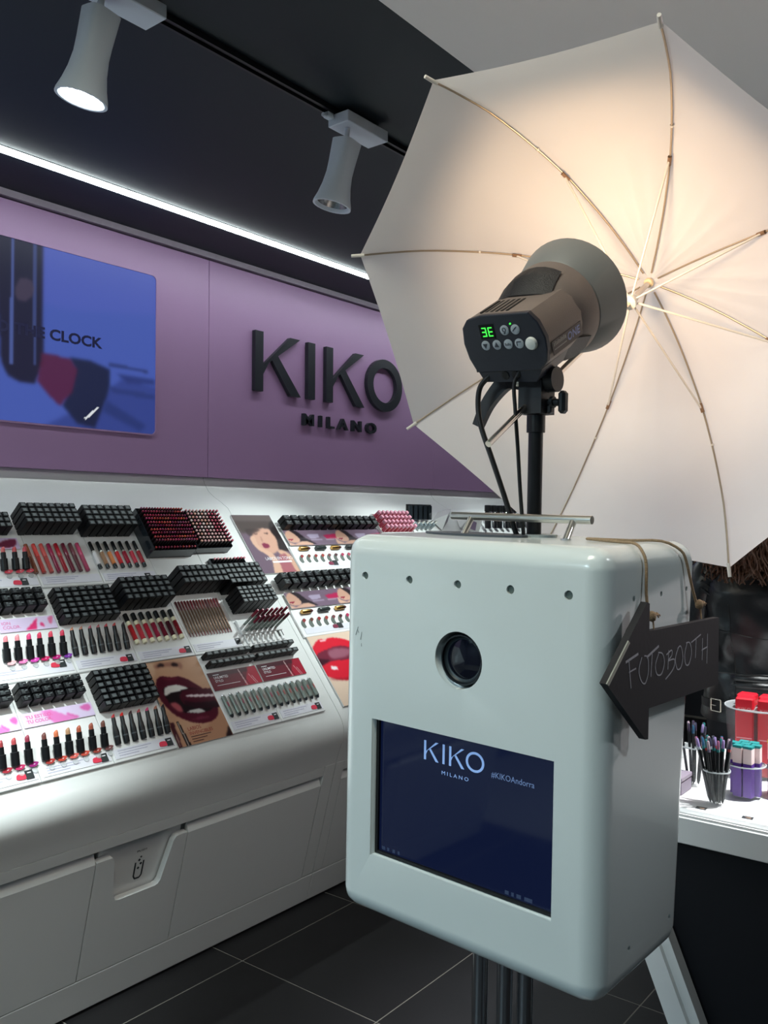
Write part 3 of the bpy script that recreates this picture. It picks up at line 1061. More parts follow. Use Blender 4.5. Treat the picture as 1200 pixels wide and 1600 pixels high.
for (nm, c1, c2), s in zip(row, (1.371, 1.408, 1.446, 1.481, 1.519, 1.559)):
    lipstick(s, 0.405, c1, 'black lipstick with %s bullet, middle tier at left' % nm, 'lipsticks in the middle tier at left', c2)
for nm, s, c1 in (('dusty coral', 1.474, (225, 110, 110)), ('coral', 1.513, (225, 95, 100)), ('rose', 1.549, (215, 85, 95))):
    lipstick(s, 0.740, c1, 'black lipstick with %s bullet, top tier near left edge' % nm, 'lipsticks in the top tier', (225, 80, 95))
SL3 = [('rose red', (200, 70, 75)), ('bright red', (225, 50, 45)), ('dark brown', (70, 45, 50)), ('dusty rose', (180, 80, 85)), ('pink', (220, 80, 130)), ('beige', (185, 120, 100)), ('black', (45, 35, 40))]
for (nm, c), s in zip(SL3, (1.616, 1.647, 1.679, 1.710, 1.742, 1.775, 1.804)):
    slim_lipstick(s, 0.069, c, 'slim black lipstick with %s tip, bottom tier left of mouth poster' % nm, 'slim lipsticks beside the mouth poster')
SL2 = [('peach', (225, 150, 120)), ('nude', (205, 140, 120)), ('mauve', (190, 90, 110)), ('dusty pink', (190, 100, 105)), ('strawberry', (215, 70, 85)), ('soft red', (205, 70, 70)), ('dark', (60, 40, 45))]
for (nm, c), s in zip(SL2, (1.600, 1.633, 1.666, 1.697, 1.727, 1.759, 1.794)):
    slim_lipstick(s, 0.395, c, 'slim black lipstick with %s tip, middle tier' % nm, 'slim lipsticks in the middle tier')

# ------------------------------------------------------------------ glosses, tubes and pencils lying on the trays


def lying(name, label, cat, group, s, t0, t1, r, segs, n=None, ds=0.0):
    """segs: (part name, from, to (0 bottom .. 1 top), radius factor, material, colour)"""
    n = r + 0.0005 if n is None else n
    a, b = SL(s, t0, n), SL(s + ds, t1, n)
    ax = (b - a)
    ln = ax.length
    z = ax.normalized()
    x = (V(1, 0, 0) - z * z.x).normalized()
    M = frame(a, x, z.cross(x), z)
    o = thing(name, label, cat, M, group)
    for pn, f0, f1, rf, ma, colr in segs:
        k = (pn, round(ln, 3), f0, f1, rf, r, ma.name)
        if k not in tray_cache:
            tray_cache[k] = MB().lathe([(r * rf * 0.86, ln * f0), (r * rf, ln * f0 + 0.0012), (r * rf, ln * f1 - 0.0012), (r * rf * 0.86, ln * f1)], 12).mesh(pn, [ma], 40)
        p = link(pn, tray_cache[k], o)
        if colr:
            p.color = srgb(*colr)
    return o


G1 = [('tan brown', (150, 85, 60)), ('coral red', (225, 75, 70)), ('salmon', (225, 90, 85)), ('magenta', (170, 45, 85)), ('bright red', (195, 40, 55)), ('wine', (130, 45, 65)), ('brown mauve', (125, 65, 75)), ('pink', (215, 80, 120))]
for i, (nm, c) in enumerate(G1):
    s = 1.578 + i * 0.0277
    dk = tuple(int(v * 0.82) for v in c)
    lying('lip_gloss', 'lip gloss tube in %s, one of eight lying on the top tier' % nm, 'lip gloss', 'eight lip glosses on the top tier', s, 0.720, 0.840, 0.0075,
          [('tube', 0.0, 0.56, 1.0, OBJG, dk), ('cap', 0.56, 1.0, 0.97, OBJG, c)])
G2 = [('clear', (225, 222, 224)), ('tan', (165, 125, 95)), ('orange', (215, 130, 75)), ('red', (205, 45, 50)), ('dark red', (160, 30, 55)), ('raspberry', (200, 55, 75)), ('brick red', (170, 50, 60))]
for i, (nm, c) in enumerate(G2):
    s = 1.825 + i * 0.0314
    lying('lip_gloss', 'black-capped lip gloss in %s, lying on the top tier' % nm, 'lip gloss', 'black-capped lip glosses on the top tier', s, 0.727, 0.844, 0.0078,
          [('base', 0.0, 0.14, 0.95, SMOKE, None), ('tube', 0.14, 0.60, 1.0, OBJG, c), ('collar', 0.60, 0.66, 0.8, STEEL, None), ('cap', 0.66, 1.0, 0.82, BLACKP, None)])
G3 = [('scarlet', (190, 45, 50)), ('rose', (195, 60, 70)), ('crimson', (185, 40, 60)), ('berry', (150, 40, 65)), ('maroon', (110, 30, 45)), ('dark plum', (70, 25, 35)), ('garnet', (130, 30, 40))]
for i, (nm, c) in enumerate(G3):
    s = 1.836 + i * 0.0318
    lying('liquid_lipstick', 'shiny liquid lipstick in %s with metal collar, middle tier' % nm, 'lip gloss', 'liquid lipsticks on the middle tier', s, 0.405, 0.528, 0.0085,
          [('base', 0.0, 0.13, 0.95, mat('pale_gold', srgb(238, 228, 196)), None), ('tube', 0.13, 0.61, 1.0, OBJG, c), ('collar', 0.61, 0.74, 1.02, mat('pale_gold', srgb(238, 226, 190), 0.16, 0.85, noise=0.02), None), ('cap', 0.74, 1.0, 0.95, BLACKP, None)])
for grp, (sa, sb), side in ((0, (2.078, 2.288), 'left'), (1, (2.322, 2.518), 'right')):
    for i in range(7):
        s = sa + (sb - sa) * i / 6
        o = lying('lip_stylo', '%s silver tube from left on the %s stylo tray, bottom tier' % (ORD[i], side), 'lip stylo', 'silver lip stylos on the bottom tier', s, 0.078, 0.157, 0.0088,
                  [('sleeve', 0.0, 0.93, 1.0, SILVER, None), ('end_cap', 0.93, 1.0, 0.8, CHROME, None)])
        MB().lathe([(0.007, 0.0), (0.0065, -0.004), (0.003, -0.010)], 10).build('tip', SMOKE, o, smooth=30)
        w_ = MB().box((-0.003, -0.0092, 0.03), (0.003, -0.0080, 0.048)).build('shade_window', OBJC, o)
        w_.color = srgb(*random.choice([(150, 70, 90), (130, 110, 105), (160, 80, 80), (110, 90, 95)]))
for i in range(15):
    s = 2.070 + i * 0.0140
    c = random.choice([(110, 35, 45), (125, 30, 50), (90, 30, 40), (120, 50, 50)])
    lying('lip_liner', 'lip liner pencil, %s from left of those lying flat on the middle tier' % ORD[i], 'pencil', 'pencils lying flat on the middle tier', s, 0.407, 0.563, 0.0036,
          [('shaft', 0.10, 0.74, 1.0, mat('bronze_shaft', srgb(118, 92, 76), 0.3, 0.5), None), ('coloured_end', 0.74, 1.0, 1.0, OBJC, c), ('lead', 0.0, 0.10, 0.6, OBJC, c)], ds=0.004)
# standing red pencils in the rightmost middle tray
STAND = MB().box((0, 0, 0), (0.215, 0.066, 0.012), ch=0.001)
for k in range(8):
    STAND.box((0.010 + 0.0265 * k, -0.040, 0.0), (0.021 + 0.0265 * k, -0.0002, 0.006 + 0.0001 * k), ch=0.001)
hold = tag(STAND.build('pencil_holder', ACRYL, None, MS(2.305, 0.385, 0.0004)), 'low white holder with standing red pencils, middle tier', 'holder')
PEN_SH = MB().lathe([(0.0050, 0.0), (0.0054, 0.001), (0.0054, 0.056)], 10).mesh('shaft', [SILVER], 40)
PEN_EN = MB().lathe([(0.0056, 0.056), (0.0056, 0.095), (0.0045, 0.097)], 10).mesh('coloured_end', [OBJC], 40)
PEN_TP = MB().lathe([(0.0036, 0.097), (0.0034, 0.0985)], 8).mesh('end_dot', [mat('end_dot_pink', srgb(230, 170, 180), 0.4)], 40)
for r in range(2):
    for i in range(7):
        s, t = 2.330 + i * 0.0265 + 0.006 * r, 0.400 + 0.028 * r
        c = random.choice([(105, 24, 50), (125, 28, 52), (100, 30, 46), (130, 36, 55)])
        o = thing('lip_liner', 'standing red-ended pencil, %s from left in the %s holder row' % (ORD[i], ['front', 'rear'][r]), 'pencil', MS(s, t, 0.0121), 'standing pencils in the low holder')
        link('shaft', PEN_SH, o)
        e_ = link('coloured_end', PEN_EN, o)
        e_.color = srgb(*c)
        link('end_dot', PEN_TP, o)

# ------------------------------------------------------------------ racks packed with pencils


def rack(s0, s1, t0, t1, h, label, name='pencil_rack', ma=None):
    ma = ma or SMOKE
    o = thing(name, label, 'rack', MS(s0, t0, 0.0004), 'pencil racks')
    w, d, k = s1 - s0, t1 - t0, 0.003
    MB().box((0, 0, 0), (w, d, 0.004)).build('floor_plate', ma, o)
    for nm, a, b in (('side_wall', (0, 0, 0.0041), (k, d, h)), ('side_wall', (w - k, 0, 0.0041), (w, d, h)), ('front_wall', (k, 0, 0.0041), (w - k, k, h * 0.8)), ('back_wall', (k, d - k, 0.0041), (w - k, d, h))):
        MB().box(a, b, ch=0.0006).build(nm, ma, o)
    return o


def pencil_mesh(r, h, dark, nm, tipm):
    mb = MB().lathe([(r, 0.0), (r, h - 0.006)], 7, 0, None, True, False)
    mb.lathe([(r, h - 0.006), (r * 1.02, h - 0.0055), (r * 0.98, h - 0.0008), (r * 0.6, h)], 7, 1, None, False, True)
    return mb.mesh(nm, [dark, tipm], 40)


PSH = mat('pencil_dark_wood', srgb(30, 22, 26), 0.4, noise=0.1)
PM = pencil_mesh(0.0040, 0.082, PSH, 'lip_pencil', OBJC)
rack(2.044, 2.254, 0.768, 0.962, 0.062, 'large dark rack of red-tipped lip pencils on the top tier')
REDS = [(175, 55, 80), (190, 70, 80), (140, 40, 75), (200, 75, 70), (155, 65, 100), (210, 95, 75), (125, 45, 75), (180, 55, 90), (150, 70, 95)]
NP_C, NP_R = 16, 10
for r in range(NP_R):
    pr, k = divmod(r, 2)
    t = 0.793 + pr * 0.0345 + k * 0.0155
    colr = None
    for c in range(NP_C):
        if c % 3 == 0 or colr is None:
            colr = random.choice(REDS)
        o = link('lip_pencil', PM, None, MS(2.053 + c * 0.01275, t, 0.0042))
        o.color = srgb(*[min(255, max(0, v + random.randint(-12, 12))) for v in colr])
        tag(o, 'red-tipped lip pencil, %s from left, %s row from front, large dark rack' % (ORD[c], ORD[r]), 'pencil', 'lip pencils in the large dark rack')
PMS = pencil_mesh(0.0042, 0.055, PSH, 'lip_pencil', OBJC)
for c in range(14):
    o = link('lip_pencil', PMS, None, MS(2.060 + c * 0.0142, 0.7785, 0.0042))
    o.color = srgb(*random.choice(REDS))
    tag(o, 'short red-tipped pencil, %s from left along the dark rack front' % ORD[c], 'pencil', 'short pencils at the front of the large rack')
rack(2.268, 2.452, 0.782, 0.960, 0.045, 'clear rack of pale and pink tipped pencils on the top tier', ma=SMOKE)
PM2 = pencil_mesh(0.0050, 0.068, PSH, 'lip_pencil', OBJC)
PALE = [(225, 185, 180), (215, 160, 160), (235, 215, 210), (205, 130, 140), (225, 170, 150)]
PINKS = [(190, 80, 100), (205, 110, 125), (180, 60, 85), (210, 130, 140)]
for r in range(10):
    for c in range(10):
        o = link('lip_pencil', PM2, None, MS(2.279 + c * 0.0179, 0.795 + r * 0.0172, 0.0042))
        o.color = srgb(*random.choice(PALE if c < 6 or r < 3 and c < 8 else PINKS))
        tag(o, 'pale-tipped lip pencil, %s from left, %s row from front, clear rack' % (ORD[c], ORD[r]), 'pencil', 'lip pencils in the clear rack')
rack(2.322, 2.505, 0.716, 0.742, 0.020, 'small low rack with one row of pencils on the top tier', ma=SMOKE)
PM3 = pencil_mesh(0.0048, 0.034, PSH, 'lip_pencil', OBJC)
for c in range(10):
    o = link('lip_pencil', PM3, None, MS(2.334 + c * 0.0176, 0.729, 0.0042))
    o.color = srgb(*random.choice(PALE if c < 6 else PINKS))
    tag(o, 'short pale-tipped pencil, %s from left in the small low rack' % ORD[c], 'pencil', 'short pencils in the small rack')

# ------------------------------------------------------------------ posters and printed cards
SK = (196, 152, 122)
mouth = thing('poster', 'poster of an open dark red mouth biting a lip tube, bottom tier', 'poster', MS(1.8255, 0.012, -0.004), 'posters on the wall units')
MB().box((0, 0, -0.003), (0.232, 0.322, 0.0)).build('backing', ACRYL, mouth)
ML = [
    ([(0.0, 0.0), (1, 0), (1, 0.35), (0.5, 0.1), (0.0, 0.2)], (176, 128, 100), 8, 0.8, False),
    ([(0.0, 0.8), (0.15, 0.85), (0.2, 1.0), (0.0, 1.0)], (215, 178, 150), 6, 0.8, False),
    ([(0.17, 0.94), (0.24, 0.97), (0.38, 0.97), (0.52, 0.97), (0.67, 0.95), (0.68, 0.9), (0.63, 0.86), (0.59, 0.9), (0.33, 0.93), (0.22, 0.91)], (150, 100, 85), 4, 0.8, False),
    ([(0.24, 0.94), (0.3, 0.97), (0.36, 0.96), (0.35, 0.93), (0.29, 0.93)], (40, 22, 24), 2, 1, True),
    ([(0.49, 0.93), (0.54, 0.96), (0.6, 0.94), (0.6, 0.91), (0.53, 0.91)], (40, 22, 24), 2, 1, True),
    ([(0.09, 0.74), (0.15, 0.8), (0.24, 0.82), (0.34, 0.8), (0.42, 0.79), (0.55, 0.78), (0.68, 0.72), (0.78, 0.65), (0.85, 0.59), (0.93, 0.51), (0.97, 0.4), (0.94, 0.31), (0.88, 0.25), (0.77, 0.21), (0.61, 0.2), (0.47, 0.22), (0.35, 0.26), (0.23, 0.32), (0.14, 0.39), (0.08, 0.48), (0.05, 0.56), (0.04, 0.64)], (78, 14, 34), 1, 1, True),
    ([(0.25, 0.80), (0.34, 0.785), (0.42, 0.78), (0.5, 0.765), (0.4, 0.755), (0.28, 0.77)], (120, 40, 58), 3, 0.7, True),
    ([(0.17, 0.67), (0.26, 0.69), (0.4, 0.69), (0.58, 0.64), (0.81, 0.59), (0.93, 0.51), (0.95, 0.4), (0.84, 0.34), (0.71, 0.32), (0.55, 0.33), (0.42, 0.35), (0.28, 0.38), (0.19, 0.45), (0.16, 0.54), (0.15, 0.61)], (24, 10, 16), 1, 1, True),
    ([(0.16, 0.63), (0.21, 0.68), (0.34, 0.7), (0.48, 0.68), (0.59, 0.63), (0.48, 0.62), (0.26, 0.61), (0.16, 0.59)], (222, 218, 212), 1, 1, True),
    ([(0.39, 0.36), (0.47, 0.38), (0.65, 0.37), (0.72, 0.32), (0.55, 0.33)], (200, 196, 192), 1, 1, False),
    ([(0.17, 0.49), (0.26, 0.5), (0.33, 0.45), (0.33, 0.38), (0.24, 0.4)], (168, 80, 88), 3, 1, True),
    ([(0.4, 0.57), (0.47, 0.61), (0.61, 0.62), (1.0, 0.58), (1.0, 0.34), (0.59, 0.39), (0.4, 0.46), (0.37, 0.53)], (70, 12, 30), 1, 1, False),
    ([(0.42, 0.5), (0.6, 0.45), (1.0, 0.42), (1.0, 0.34), (0.59, 0.39), (0.42, 0.45)], (34, 8, 20), 2, 0.9, False),
    ([(0.48, 0.55), (0.55, 0.553), (0.99, 0.508), (0.99, 0.478), (0.67, 0.51), (0.51, 0.535)], (226, 214, 214), 1, 0.95, False),
    ([(0.4, 0.27), (0.6, 0.25), (0.75, 0.26), (0.6, 0.28)], (130, 60, 80), 3, 0.7, True),
    ([(0.02, 0.29), (0.09, 0.285), (0.065, 0.0), (-0.02, 0.0)], (70, 26, 36), 1, 1, False),
    ([(0.13, 0.29), (0.18, 0.28), (0.22, 0.0), (0.14, 0.0)], (34, 22, 26), 0, 1, False),
    ([(0.145, 0.27), (0.16, 0.27), (0.185, 0.0), (0.17, 0.0)], (200, 190, 180), 0, 0.8, False),
    ([(0.03, 0.15), (0.05, 0.15), (0.04, 0.02), (0.02, 0.02)], (150, 120, 110), 0, 0.8, False),
    ([(0.86, 0.0), (1.0, 0.12), (1.0, 0.0)], (40, 24, 28), 2, 1, False),
]
printed('print', 0.232, 0.322, 70, 97, ML, SK, PAPER, mouth, T(0, 0, 0.0006))
mt = MB()
put_text(mt, 'labios', 0.27 * 0.232, 0.155 * 0.322, 0.055, 0.013, z=0.0013)
put_text(mt, 'invencibles', 0.27 * 0.232, 0.105 * 0.322, 0.098, 0.012, z=0.0013)
mt.build('lettering', mat('poster_red_letters', srgb(150, 45, 45), 0.5), mouth)
mt = MB()
for k in range(3):
    mt.box((0.27 * 0.232, 0.026 - 0.009 * k, 0.0011), (0.062 + 0.085 - 0.02 * k, 0.029 - 0.009 * k, 0.0015))
mt.build('small_print', mat('poster_small_print', srgb(95, 60, 52), 0.5), mouth)

face = thing('poster', 'tall poster of a woman resting her cheek on one hand, top tier', 'poster', MS(2.585, 0.667, -0.002), 'posters on the wall units')
MB().box((0, 0, -0.006), (0.232, 0.318, 0.0)).build('backing', ACRYL, face)
FL = [
    ([(0, 0.7), (1, 0.7), (1, 1), (0, 1)], (96, 84, 80), 6, 0.9, False),
    ([(0.05, 0.68), (0.5, 0.76), (1.0, 0.74), (1.0, 0.9), (0, 0.9)], (70, 58, 56), 6, 0.8, False),
    ([(0.30, 0.69), (0.55, 0.76), (0.81, 0.74), (0.87, 0.62), (0.8, 0.44), (0.7, 0.36), (0.47, 0.31), (0.35, 0.38), (0.27, 0.47), (0.25, 0.59)], (206, 160, 140), 2, 1, True),
    ([(0.15, 0.74), (0.4, 0.76), (0.54, 0.74), (0.33, 0.67), (0.19, 0.63)], (60, 46, 46), 3, 0.8, True),
    ([(0.86, 0.84), (1.03, 0.9), (1.1, 0.77), (1.09, 0.58), (1.03, 0.38), (0.85, 0.36), (0.77, 0.41), (0.84, 0.57), (0.8, 0.72)], (44, 36, 38), 2, 1, True),
    ([(0.69, 0.37), (0.85, 0.37), (1.0, 0.26), (1.04, 0.0), (0.89, 0.0), (0.83, 0.16), (0.76, 0.27)], (208, 165, 142), 2, 1, True),
    ([(0.69, 0.3), (0.86, 0.32), (0.9, 0.0), (0.48, 0.0), (0.54, 0.17)], (166, 98, 106), 2, 1, False),
    ([(0.17, 0.59), (0.3, 0.63), (0.3, 0.45), (0.56, 0.29), (0.53, -0.02), (0.32, -0.02), (0.42, 0.24), (0.2, 0.42)], (214, 172, 150), 1, 1, True),
    ([(0.39, 0.49), (0.49, 0.5), (0.57, 0.47), (0.52, 0.43), (0.41, 0.42)], (128, 40, 70), 1, 1, True),
    ([(0.33, 0.66), (0.42, 0.68), (0.40, 0.65)], (70, 44, 44), 1, 0.9, False),
    ([(0.57, 0.67), (0.70, 0.69), (0.68, 0.66)], (70, 44, 44), 1, 0.9, False),
    ([(0.44, 0.62), (0.48, 0.62), (0.46, 0.53), (0.42, 0.53)], (176, 128, 112), 1, 0.7, False),
]
printed('print', 0.232, 0.318, 58, 80, FL, (112, 92, 108), PAPER, face, T(0, 0, 0.0006))
mt = MB()
put_text(mt, 'tono', 0.28 * 0.232, 0.215 * 0.318, 0.70 * 0.232, 0.016, z=0.0013)
mt.box((0.42 * 0.232, 0.165 * 0.318, 0.0011), (0.92 * 0.232, 0.195 * 0.318, 0.0013))
mt.build('lettering', WHITEP, face)

lips = thing('poster', 'poster of glossy bright red lips beside the booth box edge', 'poster', MS(2.640, 0.012, -0.002), 'posters on the wall units')
MB().box((0, 0, -0.006), (0.40, 0.335, 0.0)).build('backing', ACRYL, lips)


def ql(pts):
    return [((s - 2.64) / 0.40, (t - 0.012) / 0.335) for s, t in pts]


LL = [
    (ql([(2.60, 0.25), (2.64, 0.285), (2.666, 0.306), (2.703, 0.321), (2.735, 0.317), (2.77, 0.322), (2.81, 0.316), (2.86, 0.30), (2.95, 0.25), (2.99, 0.21), (2.93, 0.16), (2.85, 0.12), (2.77, 0.115), (2.70, 0.125), (2.64, 0.15), (2.60, 0.18)]), (222, 36, 56), 1, 1, True),
    (ql([(2.60, 0.22), (2.64, 0.251), (2.677, 0.264), (2.721, 0.271), (2.773, 0.277), (2.83, 0.272), (2.90, 0.24), (2.96, 0.21), (2.9, 0.205), (2.765, 0.211), (2.736, 0.214), (2.685, 0.213), (2.641, 0.201)]), (120, 42, 62), 1, 1, True),
    (ql([(2.72, 0.262), (2.80, 0.266), (2.86, 0.245), (2.80, 0.222), (2.72, 0.225)]), (168, 110, 128), 4, 0.8, True),
    (ql([(2.60, 0.225), (2.64, 0.235), (2.70, 0.222), (2.69, 0.213), (2.62, 0.20)]), (60, 18, 34), 3, 0.9, False),
    (ql([(2.687, 0.194), (2.721, 0.186), (2.718, 0.171), (2.681, 0.177)]), (250, 235, 238), 1, 1, False),
    (ql([(2.702, 0.319), (2.744, 0.316), (2.734, 0.307), (2.70, 0.31)]), (250, 220, 222), 1, 0.9, False),
    (ql([(2.641, 0.143), (2.711, 0.132), (2.78, 0.125), (2.74, 0.117), (2.66, 0.13)]), (150, 30, 44), 3, 0.6, False),
]
printed('print', 0.40, 0.335, 100, 84, LL, (232, 205, 184), PAPER, lips, T(0, 0, 0.0006))

# pink style cards on the left trays
for s0, t0, w, h, a, b, which in ((1.350, 0.181, 0.232, 0.046, 'estilo', 'color', 'bottom tier'), (1.385, 0.506, 0.192, 0.048, 'ion', 'acolor', 'middle tier'), (1.20, 0.181, 0.140, 0.046, None, None, 'bottom tier, left edge'), (1.42, 0.826, 0.140, 0.046, None, None, 'top tier, left edge')):
    cd = thing('style_card', 'lavender card with pink splash print standing below cartons, %s' % which, 'card', MS(s0, t0, 0.0022), 'lavender style cards')
    MB().box((0, 0, 0), (w, h, 0.0016)).build('backing', CARDW, cd)
    if which.startswith('top'):
        PL = [([(0.45, 0.2), (0.6, 0.7), (0.95, 0.9), (0.85, 0.2)], (120, 30, 60), 2, 0.9, True)]
    else:
        PL = [([(0.40, 0.0), (0.72, 0.0), (0.62, 0.3), (0.42, 0.95), (0.28, 0.95)], (226, 120, 190), 1, 0.9, False), ([(0.62, 0.3), (0.72, 0.0), (0.78, 0.1), (0.60, 0.6)], (220, 90, 170), 1, 0.8, False), ([(0.82, 0.75), (0.95, 0.9), (0.97, 0.55), (0.90, 0.4)], (222, 100, 176), 1, 0.9, True)] if a != 'ion' else [([(0.42, 0.0), (0.62, 0.05), (0.70, 0.95)], (228, 60, 120), 1, 1, False), ([(0.70, 0.3), (0.75, 0.55), (0.78, 0.2)], (226, 70, 130), 1, 1, True), ([(0.88, 0.8), (0.98, 0.95), (0.90, 0.3)], (226, 110, 150), 1, 0.9, True)]
    printed('print', w, h, 60, 14, PL, (224, 205, 236), PAPER, cd, T(0, 0, 0.0021))
    if a:
        mt = MB()
        put_text(mt, a, 0.012, h * 0.56, 0.085 if a == 'estilo' else 0.028, 0.011, z=0.0026)
        put_text(mt, b, 0.012, h * 0.24, 0.080 if a == 'estilo' else 0.058, 0.011, z=0.0026)
        mt.build('lettering', PINKP, cd)
# dark red cards
for s0, side in ((2.060, 'left'), (2.298, 'right')):
    cd = thing('info_card', 'dark red card with white title below black cartons, %s of the pair' % side, 'card', MS(s0, 0.180, 0.0022), 'dark red cards on the bottom tier')
    MB().box((0, 0, 0), (0.232, 0.073, 0.0016)).build('backing', ACRYL, cd)
    RL = [([(0.62, 0), (1, 0), (1, 1), (0.85, 1)], (165, 25, 50), 2, 1, False), ([(0.0, 0.75), (0.8, 0.75), (0.8, 1), (0, 1)], (62, 18, 32), 3, 0.8, False),
          ([(0.66, 0.02), (0.685, 0.02), (0.64, 0.95), (0.62, 0.95)], (200, 170, 170), 0, 0.9, False), ([(0.71, 0.02), (0.725, 0.02), (0.68, 0.8), (0.665, 0.8)], (60, 20, 30), 0, 0.9, False),
          ([(0.86, 0.02), (0.875, 0.02), (0.80, 0.6), (0.785, 0.6)], (215, 150, 155), 0, 0.9, False), ([(0.90, 0.02), (0.91, 0.02), (0.85, 0.5), (0.84, 0.5)], (210, 190, 190), 0, 0.9, False)]
    printed('print', 0.232, 0.073, 110, 34, RL, (104, 22, 40), PAPER, cd, T(0, 0, 0.0021))
    mt = MB()
    put_text(mt, 'unlimited', 0.022, 0.045, 0.066, 0.010, z=0.0026)
    put_text(mt, 'stylo', 0.022, 0.031, 0.036, 0.010, z=0.0026)
    mt.box((0.022, 0.060, 0.0024), (0.05, 0.0625, 0.0026)).box((0.022, 0.018, 0.0024), (0.13, 0.0195, 0.0026))
    mt.build('lettering', WHITEP, cd)

# right unit: printed strips, white cards, crayons and swatches
WCARD = mat('white_gloss_card', (0.93, 0.93, 0.93, 1), 0.2, noise=0.01)
for s0, w, tb, th, tt, which in ((2.640, 0.66, 0.478, 0.082, 0.340, 'middle'), (2.842, 0.70, 0.806, 0.088, 0.668, 'top')):
    tr = thing('tester_tray', 'white gloss tray with crayons and curled swatches, right unit %s tier' % which, 'tray', MS(s0 - 0.012, tt, 0.0), 'white tester trays')
    MB().box((0, 0, -0.0095), (w + 0.02, tb - tt - 0.003, 0.0), ch=0.001).build('panel', WCARD, tr)
    MB().box((0.02, 0.012, 0), (w * 0.6, 0.04, 0.0012)).build('info_card', CARDW, tr)
    for k in range(2):
        M_ = T(0.225 + 0.30 * k, 0.020, 0.002)
        MB().box((0, 0, 0), (0.03, 0.026, 0.002)).build('tester_tag', TAGBLK, tr, M_)
        MB().prism(smooth_poly([(-0.03, 0.004), (-0.004, 0.002), (0.001, 0.009), (-0.003, 0.018), (-0.026, 0.019)], 3), 0, 0.002).build('lip_mark', mat('tag_dark_red', srgb(130, 50, 75), 0.4), tr, M_)
    SWC = [(140, 45, 45), (105, 55, 45), (145, 50, 50), (160, 60, 55), (120, 70, 75), (80, 40, 45), (180, 50, 90), (185, 70, 95), (170, 60, 80), (150, 60, 70), (130, 50, 60), (120, 60, 60)]
    for k in range(12):
        x = 0.03 + 0.0465 * k
        sh = [(-0.003, -0.022), (0.010, -0.020), (0.010, -0.004), (0.017, 0.006), (0.026, 0.013), (0.020, 0.021), (0.006, 0.017), (-0.007, 0.004), (-0.010, -0.009)]
        MB().prism([(a + x, b + tb - tt - 0.073) for a, b in smooth_poly(sh, 2)], 0.0, 0.003).build('swatch', SILVER, tr)
        q = MB().prism([(a + x, b + tb - tt - 0.073) for a, b in smooth_poly([(0.006, 0.004), (0.016, 0.005), (0.0265, 0.0135), (0.020, 0.0215), (0.006, 0.017)], 2)], 0.0028, 0.0036).build('swatch_tip', OBJC, tr)
        q.color = srgb(*SWC[k])
    strip = thing('picture_strip', 'mauve picture strip with a woman\'s face, right unit %s tier' % which, 'card', MS(s0, tb, 0.002), 'mauve picture strips')
    MB().box((0, 0, -0.002), (w, th, 0.0)).build('backing', ACRYL, strip)
    KL = []
    for k in range(3):
        ox = 0.25 * 2.2 * k * 0.9
        KQ = [([(0.03 + ox, 1.1), (0.1 + ox, 1.1), (0.11 + ox, 0.9), (0.13 + ox, 0.55), (0.10 + ox, 0.28), (0.05 + ox, 0.2), (0.0 + ox, 0.38), (-0.01 + ox, 0.66)], (205, 160, 140), 1, 1, True),
               ([(0.05 + ox, 1.25), (0.12 + ox, 1.1), (0.17 + ox, 0.62), (0.22 + ox, 0.3), (0.25 + ox, 0.06), (0.18 + ox, 0.12), (0.11 + ox, 0.2), (0.115 + ox, 0.5), (0.09 + ox, 0.89)], (48, 40, 46), 1, 1, True),
               ([(0.09 + ox, 0.23), (0.16 + ox, 0.33), (0.22 + ox, 0.05), (0.05 + ox, 0.02)], (208, 165, 145), 1, 1, True),
               ([(-0.02 + ox, 0.5), (0.0 + ox, 0.28), (0.05 + ox, 0.05), (-0.03 + ox, 0.05)], (214, 172, 150), 1, 1, True),
               ([(0.01 + ox, 0.5), (0.055 + ox, 0.49), (0.04 + ox, 0.39), (0.012 + ox, 0.41)], (150, 40, 66), 0, 1, True),
               ([(0.20 + ox, 0.82), (0.32 + ox, 0.85), (0.31 + ox, 0.55), (0.22 + ox, 0.5)], (178, 165, 190), 1, 0.9, False),
               ([(0.22 + ox, 0.45), (0.33 + ox, 0.48), (0.33 + ox, 0.38), (0.22 + ox, 0.34)], (168, 152, 176), 1, 0.8, False),
               ([(0.36 + ox, 0.75), (0.54 + ox, 0.9), (0.54 + ox, 0.5), (0.38 + ox, 0.45)], (190, 40, 85), 2, 0.9, False),
               ([(0.37 + ox, 0.45), (0.54 + ox, 0.5), (0.54 + ox, 0.42), (0.37 + ox, 0.36)], (186, 160, 180), 1, 0.8, False)]
        KL += [([(a_ * 1.0, b_ * 0.86) for a_, b_ in q_[0]],) + tuple(q_[1:]) for q_ in KQ]
    printed('print', w, th, 170, 24, KL, (120, 100, 118), PAPER, strip, T(0, 0, 0.0006))
    CAPM = mat('crayon_cap', srgb(52, 58, 58), 0.25)
